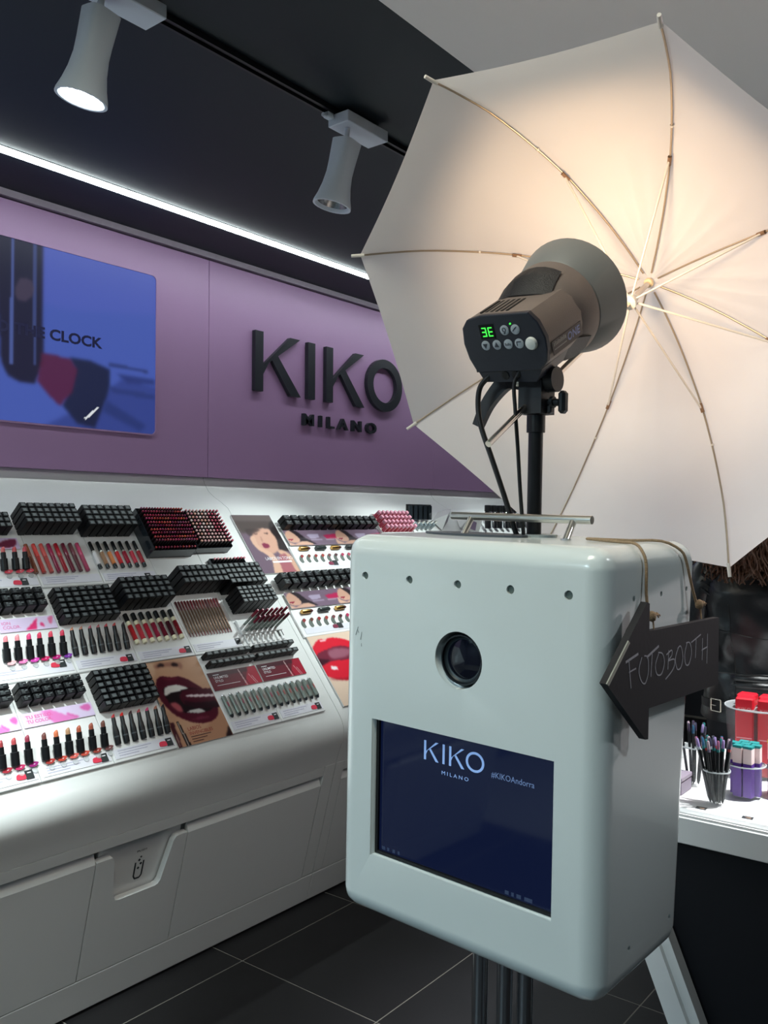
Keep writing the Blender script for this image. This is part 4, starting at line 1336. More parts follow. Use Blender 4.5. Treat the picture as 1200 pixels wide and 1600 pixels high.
    for k in range(6):
        s = s0 + 0.035 + 0.108 * k
        Mx = MS(s, tb - 0.023, 0.0105) @ Matrix.Rotation(PI / 2, 4, 'Y')
        if k % 2 == 0:
            o = thing('lip_crayon', 'gold lip crayon, %s along the right unit %s tier' % (ORD[k // 2], which), 'lip crayon', Mx, 'gold lip crayons')
            MB().lathe([(0.008, 0), (0.0095, 0.002), (0.0095, 0.048)], 12).build('barrel', GOLD, o, smooth=40)
            MB().lathe([(0.0095, 0.048), (0.0075, 0.060), (0.004, 0.068)], 12).build('tip', mat('crayon_tip', srgb(95, 50, 55), 0.4), o, smooth=40)
        else:
            tag(MB().lathe([(0.0085, 0), (0.010, 0.002), (0.010, 0.062), (0.006, 0.068)], 12).build('crayon_cap', CAPM, None, Mx, smooth=40), 'black crayon cap, %s along the right unit %s tier' % (ORD[k // 2], which), 'cap', 'black crayon caps')

# things at the far end, seen just over the box
PINKT = [(180, 50, 75), (195, 70, 95), (170, 35, 60), (185, 45, 60)]
rack(3.535, 3.815, 0.862, 0.985, 0.02, 'low rack of pink lip balms just above the booth box', 'balm_rack', ACRYL)
BALM = MB().lathe([(0.010, 0), (0.0105, 0.001), (0.0105, 0.04)], 10).mesh('tube', [OBJC], 40)
BALMC = MB().lathe([(0.0107, 0.04), (0.0107, 0.055), (0.009, 0.057)], 10).mesh('cap', [mat('balm_cap', srgb(205, 140, 158), 0.4)], 40)
for r in range(4):
    for c in range(8):
        o = thing('lip_balm', 'pink lip balm, %s from left, %s row from front, above booth box' % (ORD[c], ORD[r]), 'lip balm', MS(3.555 + c * 0.0343, 0.876 + r * 0.030, 0.0042), 'pink lip balms at the far end')
        e_ = link('tube', BALM, o)
        e_.color = srgb(*random.choice(PINKT))
        link('cap', BALMC, o)
blk = thing('tester_stand', 'black upright stand with narrow slots beside the pink balms', 'stand', vert_frame(3.84, 0.955, 0.008, 0), None)
MB().box((0, 0, 0), (0.225, 0.012, 0.085), ch=0.001).build('back_plate', BLACKP, blk)
for k in range(5):
    MB().box((0.004 + 0.046 * k, -0.010, 0.0), (0.034 + 0.046 * k, -0.0002, 0.078), ch=0.001).build('slot_cover', SMOKE, blk)
for k in range(5):
    o = thing('clear_bottle', 'small clear bottle, %s from left before the black stand' % ORD[k], 'bottle', MS(3.86 + 0.040 * k, 0.905, 0.0), 'small clear bottles at the far end')
    MB().lathe([(0.012, 0), (0.013, 0.002), (0.013, 0.035), (0.006, 0.042)], 12).build('glass', mat('bottle_grey', srgb(120, 135, 140), 0.1, coat=0.5), o, smooth=40)
    MB().lathe([(0.007, 0.042), (0.007, 0.058)], 10).build('cap', STEEL, o, smooth=40)
for k, (s, t, w, rz) in enumerate(((4.12, 0.885, 0.13, 0.5), (4.32, 0.90, 0.15, -0.4))):
    o = thing('price_stand', ['white faceted card stand with mauve face, far end', 'white folded card stand nearer the steel handle, far end'][k], 'card stand', MS(s, t, 0.0) @ Matrix.Rotation(rz, 4, 'Z'), 'white card stands at the far end')
    MB().add([(0, 0, 0), (w, 0, 0), (w, 0.08, 0), (0, 0.08, 0), (w * 0.2, 0.04, 0.09), (w * 0.8, 0.04, 0.09)], [(3, 2, 1, 0), (0, 1, 5, 4), (2, 3, 4, 5), (1, 2, 5), (3, 0, 4)]).build('card', ACRYL, o)
    MB().add([(w * 0.25, 0.0085, 0.0192), (w * 0.75, 0.0085, 0.0192), (w * 0.6, 0.028, 0.064), (w * 0.4, 0.028, 0.064)], [(0, 1, 2, 3)], 0, T(0, -0.0012, 0.0006)).build('print', mat('mauve_print', srgb(150, 130, 160), 0.4), o)
for k in range(9):
    o = thing('makeup_brush', 'black brush handle, %s from left behind the steel handle' % ORD[k], 'brush', vert_frame(4.60 + 0.068 * k, 0.885, 0.012, 0), 'black brushes at the far end')
    MB().lathe([(0.018, 0), (0.019, 0.01), (0.019, 0.10), (0.016, 0.104)], 10).build('sleeve', CHROME if k % 2 else BLACKP, o, smooth=40)
    MB().lathe([(0.021, 0.104), (0.021, 0.14), (0.018, 0.143)], 10).build('cap', BLACKP, o, smooth=40)

# ------------------------------------------------------------------ photo booth box
BR = Matrix(((-0.045513, 0.998869, -0.013729), (-0.998639, -0.045844, -0.024853), (-0.025455, 0.012579, 0.999597)))
MBT = BR.to_4x4()
MBT.translation = V(1.013917, 0.817503, 1.253831)
BX0, BX1, BZ0, BZ1, BD = -0.0655, 0.3725, -0.2985, 0.2715, 0.293


def evaluated(o):
    bpy.context.view_layer.update()
    dg = bpy.context.evaluated_depsgraph_get()
    return bpy.data.meshes.new_from_object(o.evaluated_get(dg))


def booth_body():
    bm = bmesh.new()
    dt = 0.045
    vs = [bm.verts.new(p) for p in ((BX0, 0, BZ0), (BX1, 0, BZ0), (BX1, BD - dt, BZ0), (BX0, BD - dt, BZ0), (BX0, 0, BZ1), (BX1, 0, BZ1), (BX1, BD, BZ1), (BX0, BD, BZ1))]
    for q in ((0, 3, 2, 1), (4, 5, 6, 7), (0, 1, 5, 4), (1, 2, 6, 5), (2, 3, 7, 6), (3, 0, 4, 7)):
        bm.faces.new([vs[i] for i in q])
    bm.edges.ensure_lookup_table()
    front = [e for e in bm.edges if all(v.co.y < 0.001 for v in e.verts)]
    other = [e for e in bm.edges if e not in front]
    bmesh.ops.bevel(bm, geom=[e for e in bm.edges], offset=0.030, segments=7, profile=0.5, affect='EDGES')
    me = bpy.data.meshes.new('body')
    bm.to_mesh(me)
    bm.free()
    o = link('body', me)
    c = MB()
    c.box((0, -0.05, -0.204), (0.3058, 0.017, 0))
    c.cyl((0.155, -0.05, 0.1068), (0.155, 0.060, 0.1068), 0.0395, seg=48)
    for i in range(5):
        x, z = -0.018 + 0.0849 * i, 0.2107
        c.cyl((x, -0.02, z), (x, 0.008, z), 0.0060, seg=18)
    for y, z in ((0.076, 0.205), (0.160, 0.205), (0.246, 0.206), (0.083, -0.246), (0.210, -0.250)):
        c.cyl((BX1 + 0.02, y, z), (BX1 - 0.006, y, z), 0.0038, seg=12)
    co = c.build('cutter', WHITE)
    md = o.modifiers.new('cut', 'BOOLEAN')
    md.object, md.operation, md.solver = co, 'DIFFERENCE', 'EXACT'
    wn = o.modifiers.new('wn', 'WEIGHTED_NORMAL')
    wn.keep_sharp = True
    for p in me.polygons:
        p.use_smooth = True
    me2 = evaluated(o)
    bpy.data.objects.remove(o)
    bpy.data.objects.remove(co)
    me2.materials.clear()
    me2.materials.append(BOOTH)
    for p in me2.polygons:
        p.use_smooth = True
        p.material_index = 0
    me2.set_sharp_from_angle(angle=math.radians(35))
    return me2


booth = thing('photo_booth', 'white rounded photo booth box with lens and screen on chrome legs', 'photo booth', MBT)
bod = link('body', booth_body(), booth)
wn = bod.modifiers.new('weighted_normal', 'WEIGHTED_NORMAL')
wn.keep_sharp = True
SCRW = mat('screw_grey', srgb(92, 104, 98), 0.5, noise=0.3, nscale=300)
for i in range(5):
    MB().cyl((-0.018 + 0.0849 * i, 0.0035, 0.2107), (-0.018 + 0.0849 * i, 0.0078, 0.2107), 0.0054, seg=16).build('screw', SCRW, booth)
for y, z in ((0.076, 0.205), (0.160, 0.205), (0.246, 0.206), (0.083, -0.246), (0.210, -0.250)):
    MB().cyl((BX1 - 0.0055, y, z), (BX1 - 0.0025, y, z), 0.0034, seg=12).build('screw', SCRW, booth)
# screen
SCRG = mat('black_screen_glass', srgb(8, 10, 18), 0.05, noise=0, emit=srgb(14, 24, 58), estr=0.5, spec=0.9)
scr = MB().box((0.001, 0.0145, -0.203), (0.3048, 0.0169, -0.001)).build('screen', SCRG, booth)
MB().box((0.001, 0.0100, -0.203), (0.0060, 0.0142, -0.001)).box((0.0061, 0.0100, -0.203), (0.3048, 0.0142, -0.1985)).build('screen_frame', BLACKP, scr)
SLET = mat('screen_white_letters', srgb(120, 150, 200), 0.4, noise=0, emit=srgb(120, 152, 200), estr=0.62)
RXF = Matrix(((1, 0, 0, 0), (0, 0, -1, 0.0143), (0, 1, 0, 0), (0, 0, 0, 1)))
lt = MB()


def scr_letters(mb_, a, b, ch):
    if b is None:
        for k, poly in enumerate(a):
            lt.prism(poly, 0.0, 0.0004 - 0.00003 * k, M=RXF @ T(0.088, -0.0455, 0))
    else:
        lt.ring_prism(a, b, 0.0, 0.0004, M=RXF @ T(0.088, -0.0455, 0))


kiko_letters(scr_letters, 0.0275, 0.0036, [('K', 0.0, 0.0255), ('I', 0.033, 0.0034), ('K', 0.0445, 0.0255), ('O', 0.073, 0.0305)])
put_text(lt, 'milano_thin', 0.120, -0.0605, 0.046, 0.0052, z=0.0003, M=RXF)
lt.build('logo_lettering', SLET, scr)
lt = MB()
put_text(lt, 'hash', 0.203, -0.0468, 0.067, 0.0088, z=0.0003, M=RXF)
lt.build('tag_lettering', mat('screen_dim_letters', srgb(90, 112, 150), 0.4, noise=0, emit=srgb(88, 108, 145), estr=0.6), scr)
tb_ = MB()
for k, (x, w) in enumerate(((0.012, 0.006), (0.022, 0.004), (0.032, 0.005), (0.042, 0.004), (0.228, 0.006), (0.238, 0.004), (0.246, 0.007), (0.258, 0.012))):
    tb_.box((x, 0.0139, -0.1965), (x + w, 0.0143, -0.1915))
tb_.build('taskbar_icons', mat('taskbar_dim', srgb(40, 50, 70), 0.5, noise=0, emit=srgb(40, 54, 84), estr=0.4), scr)
# lens
LM = Matrix(((1, 0, 0, 0.155), (0, 0, 1, 0), (0, -1, 0, 0.1068), (0, 0, 0, 1)))   # local z -> into the box
LENSB = mat('lens_black', srgb(16, 20, 26), 0.3)
lens = MB().lathe([(0.0352, 0.058), (0.0352, 0.009), (0.0342, 0.007), (0.0325, 0.007), (0.0318, 0.010), (0.0315, 0.011)], 48, 0, None, False, False).build('lens_barrel', LENSB, booth, LM, smooth=30)
MB().lathe([(0.0315, 0.011), (0.0300, 0.0130), (0.0275, 0.0140)], 40, 0, None, False, False).build('lens_ring', mat('lens_ring_grey', srgb(34, 46, 52), 0.4), lens, smooth=30)
MB().lathe([(0.0276, 0.0140), (0.020, 0.0115), (0.010, 0.0100), (0.0015, 0.0097)], 40, 0, None, False, True).build('lens_glass', mat('lens_glass', srgb(20, 22, 34), 0.08, noise=0, coat=0.25, spec=0.4), lens, smooth=60)
rt = MB()
for k in range(26):
    a = math.radians(200 + k * 5.5)
    rt.box((-0.0006, 0, 0), (0.0006, 0.0016 + 0.0006 * (k % 3), 0.0003), M=Matrix.Rotation(a, 4, 'Z') @ T(0, 0.0284, 0.0126) @ Matrix.Rotation(0.5, 4, 'X'))
rt.build('ring_marks', mat('ring_mark_grey', srgb(95, 105, 110), 0.5), lens)
# top fittings
hnd = MB().cyl((0.020, 0.165, 0.3005), (0.266, 0.165, 0.3005), 0.0062, seg=18).build('carry_handle', STEEL, booth, smooth=30)
for x in (0.0615, 0.240):
    MB().cyl((x, 0.138, 0.2712), (x - 0.003, 0.163, 0.2975), 0.0052, seg=14).build('handle_post', STEEL, hnd, smooth=30)
    MB().cyl((x, 0.138, 0.2704), (x, 0.138, 0.2738), 0.0076, seg=14).build('post_foot', CHROME, hnd, smooth=30)
MB().prism([(0.075 + 0.092 * math.cos(2 * PI * k / 36), 0.150 + 0.040 * math.sin(2 * PI * k / 36)) for k in range(36)], 0.2705, 0.2748).build('rubber_pad', mat('grey_rubber', srgb(70, 76, 84), 0.5, noise=0.2), booth)
MB().prism([(0.160 + 0.030 * math.cos(2 * PI * k / 30), 0.196 + 0.026 * math.sin(2 * PI * k / 30)) for k in range(30)], 0.2705, 0.2755).build('cable_grommet', mat('pale_rubber', srgb(150, 158, 158), 0.4), booth)
sm = MB()
for dx, dz, ln, an in ((0, 0, 0.014, 70), (0.010, -0.006, 0.012, 80), (0.006, 0.004, 0.006, 120), (0.012, -0.016, 0.005, 95)):
    a = math.radians(an)
    p = V(-0.035 + dx, 0, 0.120 + dz)
    q = p + V(math.cos(a) * ln, 0, math.sin(a) * ln)
    sm.add([tuple(p + V(-0.0007, -0.0003, 0)), tuple(p + V(0.0007, -0.0003, 0)), tuple(q + V(0.0004, -0.0003, 0)), tuple(q + V(-0.0004, -0.0003, 0))], [(0, 1, 2, 3)])
sm.build('scuff_mark', mat('scuff_grey', srgb(110, 120, 122), 0.6), booth)
for x, y in ((0.0995, 0.150), (0.1445, 0.150), (0.1690, 0.168)):
    MB().cyl((x, y, -1.245), (x, y, -0.297), 0.0122, seg=20).build('leg', CHROME, booth, smooth=30)
MB().lathe([(0.19, -1.2535), (0.19, -1.247), (0.18, -1.243), (0.03, -1.239)], 40, 0, T(0.14, 0.155, 0)).build('foot_plate', CHROME, booth, smooth=30)

# chalkboard arrow hanging from twine
arrow = thing('arrow_sign', 'black chalkboard arrow lettered FOTOBOOTH hanging from twine on the box', 'sign', MBT @ T(0.386, 0, 0))
CHB = mat('chalkboard', srgb(21, 21, 27), 0.7, noise=0.25, nscale=14, bump=0.1, bscale=150)
AP = [(-0.041, 0.1175), (0.066, 0.2035), (0.0730, 0.2010), (0.0735, 0.1665), (0.3130, 0.1610), (0.3160, 0.0630), (0.0770, 0.0690), (0.0770, 0.0300), (0.0690, 0.0310)]
RYZ = Matrix(((0, 0, 1, 0), (1, 0, 0, 0), (0, 1, 0, 0), (0, 0, 0, 1)))     # poly x -> y, poly y -> z, depth -> x
MB().prism(AP, 0.0, 0.009, M=RYZ).build('board', CHB, arrow)
e0, e1 = V(-0.0405, 0.1185, 0), V(0.0125, 0.1611, 0)
MB().prism([(-0.0425, 0.1180), (0.0120, 0.1618), (0.0160, 0.1585), (-0.0370, 0.1150)], 0.0089, 0.0105, M=RYZ).build('lit_raw_edge', mat('bare_wood_edge', srgb(150, 150, 140), 0.7, noise=0.2, nscale=90), arrow)  # raw board edge, its catch of light put into the pale colour
CHALK = mat('chalk', srgb(150, 152, 158), 0.9, noise=0.3, nscale=300)
# chalk letters as hand strokes in board coordinates (y, z)


def A2(px, py):
    """letter cell 0..1 over the lettered band of the board"""
    return (0.008 + px * 0.262, 0.100 - 0.016 * px + py * (0.042 + 0.010 * px))


LET = {
    'F': [[(0.06, 0.08), (0.03, 0.92)], [(0.0, 0.86), (0.13, 1.02)], [(0.035, 0.55), (0.11, 0.62)]],
    'O1': [[(0.17, 0.9), (0.14, 0.55), (0.17, 0.22), (0.215, 0.14), (0.245, 0.45), (0.235, 0.85), (0.195, 0.92)]],
    'T1': [[(0.275, 0.28), (0.285, 0.95)], [(0.225, 0.86), (0.36, 1.10)]],
    'O2': [[(0.36, 0.88), (0.325, 0.6), (0.345, 0.32), (0.40, 0.30), (0.43, 0.6), (0.405, 0.86), (0.355, 0.92)]],
    'B': [[(0.475, 0.38), (0.48, 0.92)], [(0.455, 0.80), (0.515, 0.90), (0.52, 0.76), (0.48, 0.64)], [(0.48, 0.62), (0.555, 0.62), (0.54, 0.36), (0.45, 0.12)]],
    'O3': [[(0.60, 0.92), (0.565, 0.65), (0.59, 0.34), (0.64, 0.36), (0.66, 0.66), (0.63, 0.95), (0.59, 0.9)]],
    'O4': [[(0.71, 0.98), (0.685, 0.7), (0.70, 0.42), (0.745, 0.40), (0.775, 0.7), (0.75, 0.98), (0.70, 1.0)]],
    'T2': [[(0.83, 0.52), (0.835, 1.05)], [(0.77, 0.98), (0.90, 1.14)]],
    'H': [[(0.925, 0.42), (0.925, 1.03)], [(0.995, 0.30), (0.995, 1.12)], [(0.915, 0.70), (1.0, 0.76)]],
}
for k, strokes in LET.items():
    ch = MB()
    for ss in strokes:
        P = [V(a, b, 0) for a, b in (A2(*q) for q in ss)]
        P = catmull(P, 5) if len(P) > 2 else P
        wd = 0.0017 if not (k in ('F', 'T1') and ss is strokes[1]) else 0.0030
        for i in range(len(P) - 1):
            ch.prism(stroke(P[i], P[i + 1], wd), 0.0090, 0.00935 + 0.00002 * (i % 5), M=RYZ)
    ch.build('chalk_letter', CHALK, arrow)
TW = mat('jute_twine', srgb(158, 134, 106), 0.9, noise=0.4, nscale=400, bump=0.8, bscale=600)
z_ = 0.2735
tw = MB()
tw.tube([(-0.120, 0.150, z_ + 0.001), (-0.06, 0.128, z_), (-0.030, 0.112, z_ - 0.0005), (-0.015, 0.104, z_ - 0.012), (-0.0095, 0.102, 0.245), (-0.008, 0.100, 0.21), (-0.003, 0.098, 0.184)], 0.0020, 7)
tw.tube([(-0.120, 0.152, z_ + 0.001), (-0.07, 0.182, z_), (-0.034, 0.205, z_), (-0.014, 0.222, z_ - 0.012), (-0.009, 0.232, 0.245), (-0.006, 0.246, 0.21), (-0.003, 0.256, 0.186)], 0.0020, 7)
tw.build('twine', TW, arrow, smooth=60)
for y, z in ((0.098, 0.182), (0.257, 0.184)):
    kn = MB()
    kn.lathe([(0.0008, -0.007), (0.005, -0.005), (0.006, 0.0), (0.005, 0.005), (0.0008, 0.007)], 9, 0, T(0.001, y, z))
    for i in range(7):
        a = i * 0.9
        kn.tube([(0.001, y, z), (0.003 + 0.003 * math.cos(a), y + 0.008 + 0.003 * math.sin(a), z + 0.002), (0.004 * math.sin(a), y + 0.016 + 0.004 * math.sin(2 * a), z + 0.003 * math.cos(2 * a))], 0.0011, 5, smooth=2)
    kn.tube([(0.003, y, z - 0.005), (0.005, y - 0.001, z - 0.020)], 0.0010, 5)
    kn.tube([(0.001, y + 0.003, z - 0.005), (0.003, y + 0.003, z - 0.020)], 0.0010, 5)
    kn.build('knot', TW, arrow, smooth=60)

# ------------------------------------------------------------------ light stand, flash head, umbrella
stand = thing('light_stand', 'black light stand pole rising from the booth box top', 'stand', MBT @ T(0.153, 0.195, 0.2757))
MB().cyl((0, 0, 0), (0, 0, 0.155), 0.0112, seg=20).build('pole', BLACKP, stand, smooth=30)
MB().cyl((0, 0, 0.1552), (0, 0, 0.182), 0.0142, seg=20).build('collar', BLACKP, stand, smooth=30)
UN, UE1, UE2 = V(0.820575, -0.088432, 0.564656), V(-0.107148, -0.994243, 0.0), V(-0.561405, 0.060502, 0.825327)
UC = V(1.36506, 0.633748, 1.849439)
UPH = 1.0441856265676914
PPO = UC - UN * (0.2 * 0.966)
MU = frame(UC, UE1, UN, UE2)            # x right, y along the shaft away from the camera, z up
MH0 = frame(PPO, UE1, UN, UE2)
BRK = mat('bracket_black', srgb(24, 25, 30), 0.5, noise=0.1)

flash = thing('studio_flash', 'grey brown studio flash head with lit green display, aimed into the umbrella', 'flash lamp', frame(PPO, UE1, UN, UE2))
RO = Matrix.Rotation(math.radians(5), 4, 'Y')
HF = T(0.002, 0.0, 0.100) @ Matrix.Rotation(math.radians(-4.5), 4, 'X') @ RO            # strobe axis frame inside the flash empty
BODYM = mat('flash_body_brown', srgb(116, 104, 98), 0.5, noise=0.04, bump=0.1, bscale=500)
REFG = mat('reflector_grey', srgb(126, 126, 124), 0.45, noise=0.03)


def sring(y, hx, hz, cz, p, n=48):
    out = []
    for i in range(n):
        a = 2 * PI * i / n
        c, s = math.cos(a), math.sin(a)
        out.append((hx * math.copysign(abs(c) ** (2 / p), c), y, cz + hz * math.copysign(abs(s) ** (2 / p), s)))
    return out


def chamf(y, sc=1.0, top=0.046, bot=-0.040, hw=0.071, n=None):
    """outline of the boxy back: cut corners and bulging sides"""
    P = [(-0.060, bot), (0.052, bot), (0.066, bot + 0.012), (hw, -0.01), (hw + 0.001, 0.008), (0.064, 0.032), (0.052, top), (-0.030, top + 0.001), (-0.055, top - 0.004), (-0.066, top - 0.016), (-0.070, 0.006), (-0.067, -0.018), (-0.060, bot + 0.004)]
    return [(x * sc, y, z * sc) for x, z in P]


mb = MB()
mb.loft([chamf(-0.026), chamf(-0.0255, 1.01), chamf(0.055, 1.02), chamf(0.075, 1.0)])
mb.build('body', BODYM, flash, HF, smooth=25)
mb = MB()
mb.loft([sring(0.050, 0.058, 0.044, 0.004, 3), sring(0.075, 0.072, 0.062, 0.002, 2.4), sring(0.092, 0.0775, 0.072, 0, 2), sring(0.118, 0.0785, 0.0775, 0, 2)])
mb.build('mount_collar', BODYM, flash, HF, smooth=40)
mb = MB()
mb.loft([sring(0.119, 0.0765, 0.0755, 0, 2), sring(0.121, 0.0790, 0.078, 0, 2), sring(0.175, 0.0945, 0.0945, 0, 2), sring(0.178, 0.0955, 0.0955, 0, 2), sring(0.178, 0.0935, 0.0935, 0, 2), sring(0.150, 0.075, 0.075, 0, 2), sring(0.122, 0.045, 0.045, 0, 2)], 0, True, True)
mb.build('reflector', REFG, flash, HF, smooth=35)
# back plate and controls
mb = MB()
mb.loft([chamf(-0.034, 0.985), chamf(-0.033, 1.015), chamf(-0.0262, 1.02)])
plate = mb.build('control_panel', DARKN, flash, HF, smooth=25)
MB().loft([[(x, y, z) for x, z in ((-0.052, -0.058), (0.040, -0.060), (0.054, -0.040), (-0.060, -0.040))] for y in (-0.030, 0.05)]).build('socket_block', DARKN, flash, HF)
for x in (-0.012, 0.006):
    MB().cyl((x, -0.0312, -0.048), (x, -0.0290, -0.048), 0.0065, seg=16).build('socket', mat('socket_dark', srgb(10, 10, 13), 0.3), flash, HF)
GRN = mat('green_digits', (0.02, 0.3, 0.02, 1), 0.4, noise=0, emit=srgb(60, 235, 70), estr=1.3)
FB = Matrix(((1, 0, 0, 0), (0, 0, -1, -0.034), (0, 1, 0, 0), (0, 0, 0, 1)))
MB().prism([(-0.036, 0.012), (-0.010, 0.012), (-0.010, 0.034), (-0.036, 0.034)], 0.0, 0.0008, M=FB).build('display_window', mat('display_dark', srgb(8, 14, 14), 0.15), plate)
SEG = {'a': ((0, 1), (1, 1)), 'b': ((1, .5), (1, 1)), 'c': ((1, 0), (1, .5)), 'd': ((0, 0), (1, 0)), 'e': ((0, 0), (0, .5)), 'f': ((0, .5), (0, 1)), 'g': ((0, .5), (1, .5))}
for x0, segs in ((-0.031, 'abgcd'), (-0.020, 'afged')):
    dg_ = MB()
    for s_ in segs:
        (ax_, ay_), (bx_, by_) = SEG[s_]
        e_ = 0.0006
        dx_, dy_ = bx_ - ax_, by_ - ay_
        dg_.prism(stroke((x0 + ax_ * 0.0062 - dx_ * e_, 0.0165 + ay_ * 0.0125 - dy_ * e_), (x0 + bx_ * 0.0062 + dx_ * e_, 0.0165 + by_ * 0.0125 + dy_ * e_), 0.0017), 0.0008, 0.0012, M=FB)
    dg_.build('green_digit', GRN, plate)
MB().cyl(FB @ V(0.020, 0.0325, 0), FB @ V(0.020, 0.0325, 0.0012), 0.0014, seg=8).build('green_lamp', GRN, plate)
BTN = mat('button_grey', srgb(150, 158, 166), 0.45)
ICO = mat('button_icon', srgb(40, 44, 54), 0.5)
for k, (x, z, r) in enumerate(((0.008, 0.0235, 0.0075), (0.0265, 0.0235, 0.0075), (-0.031, 0.002, 0.0075), (-0.011, 0.002, 0.0075), (0.009, 0.002, 0.0075), (0.028, 0.002, 0.0075), (0.0485, 0.001, 0.0098))):
    big = k == 6
    b = MB().lathe([(r, 0), (r, 0.001), (r * 0.85, 0.0016 if not big else 0.004), (r * 0.4, 0.0018 if not big else 0.0052)], 20, 0, FB @ T(x, z, 0)).build('button', BTN if not big else mat('button_pale', srgb(205, 208, 205), 0.4), plate, smooth=30)
    ic = MB()
    if k == 2:
        ic.prism([(x - .004, z + .003), (x + .004, z + .003), (x, z - .0045)], 0.0017, 0.0022, M=FB)
    elif k == 3:
        ic.prism([(x - .004, z - .003), (x + .004, z - .003), (x, z + .0045)], 0.0017, 0.0022, M=FB)
    elif k == 0:
        ic.ring_prism(circle(x, z + .001, .0034, 12), circle(x, z + .001, .0024, 12), 0.0017, 0.0022, M=FB)
        ic.prism(stroke((x - .001, z - .005), (x + .001, z - .003), .002), 0.0017, 0.0022, M=FB)
    elif k == 1:
        for i in range(3):
            ic.prism(stroke((x - .004 + i * .002, z - .002 + i * .002), (x + i * .0016, z + .002 + i * .001), .0012), 0.0017, 0.0022 + i * 0.00003, M=FB)
    elif k == 4:
        for i in range(4):
            ic.prism(stroke((x - .004 + i * .0026, z - .002), (x - .004 + i * .0026, z + .002 - .001 * (i % 2)), .0011), 0.0017, 0.0022, M=FB)
    elif k == 5:
        ic.prism(stroke((x - .003, z - .003), (x - .003, z + .003), .0012), 0.0017, 0.0022, M=FB)
        ic.prism(stroke((x - .003, z + .003), (x + .004, z + .003), .0016), 0.0017, 0.00225, M=FB)
    if ic.v:
        ic.build('icon', ICO, b)
# vents, carry grip, lettering
VENT = mat('vent_dark', srgb(20, 18, 18), 0.7)
for k in range(6):
    x = -0.040 + 0.0092 * k
    MB().box((x, -0.018, 0.0462), (x + 0.0042, 0.034, 0.0481)).build('vent_slot', VENT, flash, HF)
mb = MB()
rg = []
for k in range(9):
    a = math.radians(58 + 84 * k / 8)
    ro, ri = 0.0805, 0.0565 + 0.006 * abs(k - 4) / 4
    bul = 0.003 * math.sin(PI * k / 8)
    rg.append([(ro * math.cos(a), 0.046, min(0.047, 0.6 * ro * math.sin(a) + 0.002) + bul), (ro * math.cos(a), 0.074, ro * math.sin(a) * 0.86 + bul), (ro * math.cos(a) * 0.98, 0.094, ro * math.sin(a) * 0.955), (ro * 0.8 * math.cos(a), 0.088, ro * 0.8 * math.sin(a)), (0.7 * ro * math.cos(a), 0.050, 0.035)])
mb.loft(rg)
mb.build('carry_grip', mat('grip_black', srgb(22, 22, 26), 0.42, noise=0.2, bump=0.5, bscale=700), flash, HF, smooth=35)
mb = MB()
rg2 = []
for k in range(7):
    a = math.radians(-30 - 100 * k / 6)
    ro = 0.079
    rg2.append([(ro * math.cos(a), 0.040, 0.55 * ro * math.sin(a)), (ro * math.cos(a), 0.098, ro * math.sin(a)), (ro * 0.7 * math.cos(a), 0.09, ro * 0.7 * math.sin(a)), (ro * 0.6 * math.cos(a), 0.045, 0.4 * ro * math.sin(a))])
mb.loft(rg2)
mb.build('lower_grip', mat('grip_black', srgb(22, 22, 26)), flash, HF, smooth=35)
SIDE = Matrix(((0, 0, 1, 0.0738), (1, 0, 0, 0), (0, 1, 0, 0), (0, 0, 0, 1)))
MB().box((0.0725, -0.022, -0.024), (0.0734, 0.066, -0.004)).build('name_plate', mat('name_plate_dark', srgb(70, 62, 60), 0.5), flash, HF)
mb = MB()
put_text(mb, 'one', 0.022, -0.019, 0.038, 0.012, M=SIDE)
mb.build('name_lettering', mat('name_blue_white', srgb(128, 140, 190), 0.4), flash, HF)
mb = MB()
for k in range(9):
    mb.box((0.0735, -0.018 + 0.0042 * k, -0.012), (0.0738, -0.0155 + 0.0042 * k, -0.007 + 0.001 * (k % 2)))
mb.box((0.0735, -0.018, -0.0175), (0.0738, 0.018, -0.0160))
mb.build('small_lettering', mat('name_grey', srgb(165, 160, 156), 0.5), flash, HF)
# flash tube and modelling bulb
BULB = mat('modelling_bulb', (1, 1, 1, 1), 0.4, noise=0, emit=(1.0, 0.72, 0.42, 1), estr=60)
MB().lathe([(0.004, 0.124), (0.014, 0.132), (0.017, 0.145), (0.013, 0.158), (0.004, 0.164)], 16, 0, Matrix.Rotation(-PI / 2, 4, 'X')).build('modelling_bulb', BULB, flash, HF, smooth=50)
ml = bpy.data.lights.new('modelling_light', 'SPOT')
ml.energy, ml.color, ml.spot_size, ml.spot_blend, ml.shadow_soft_size = 2.5, (1.0, 0.68, 0.42), math.radians(165), 0.4, 0.03
mlo = bpy.data.objects.new('modelling_light', ml)
COL.objects.link(mlo)
mlo.matrix_world = frame(PPO + UE2 * 0.086 + UN * 0.186, UE1, UE2, -UN)
# tilt bracket under the head (stays with the head)
mb = MB()
mb.loft([[(x, y, z) for x, y in ((-0.020, -0.020), (0.020, -0.020), (0.020, 0.020), (-0.020, 0.020))] for z in (0.1825, 0.232)])
MBR = MH0.inverted() @ (MBT @ T(0.153, 0.195, 0.2757))
mb.build('socket_clamp', BRK, flash, MBR)
MB().cyl((0.0205, 0.0, 0.234), (0.036, 0.0, 0.234), 0.019, seg=22).build('tilt_joint', BRK, flash, MBR, smooth=30)
MB().box((-0.020, -0.016, 0.2325), (0.020, 0.030, 0.262), ch=0.003).build('tilt_block', BRK, flash, MBR)
kn = MB().cyl((0.0205, 0.0, 0.200), (0.040, 0.0, 0.199), 0.0055, seg=12)
kn.cyl((0.026, 0.0, 0.200), (0.031, 0.0, 0.200), 0.009, seg=12)
kn.box((0.040, -0.008, 0.182), (0.052, 0.008, 0.216), ch=0.004)
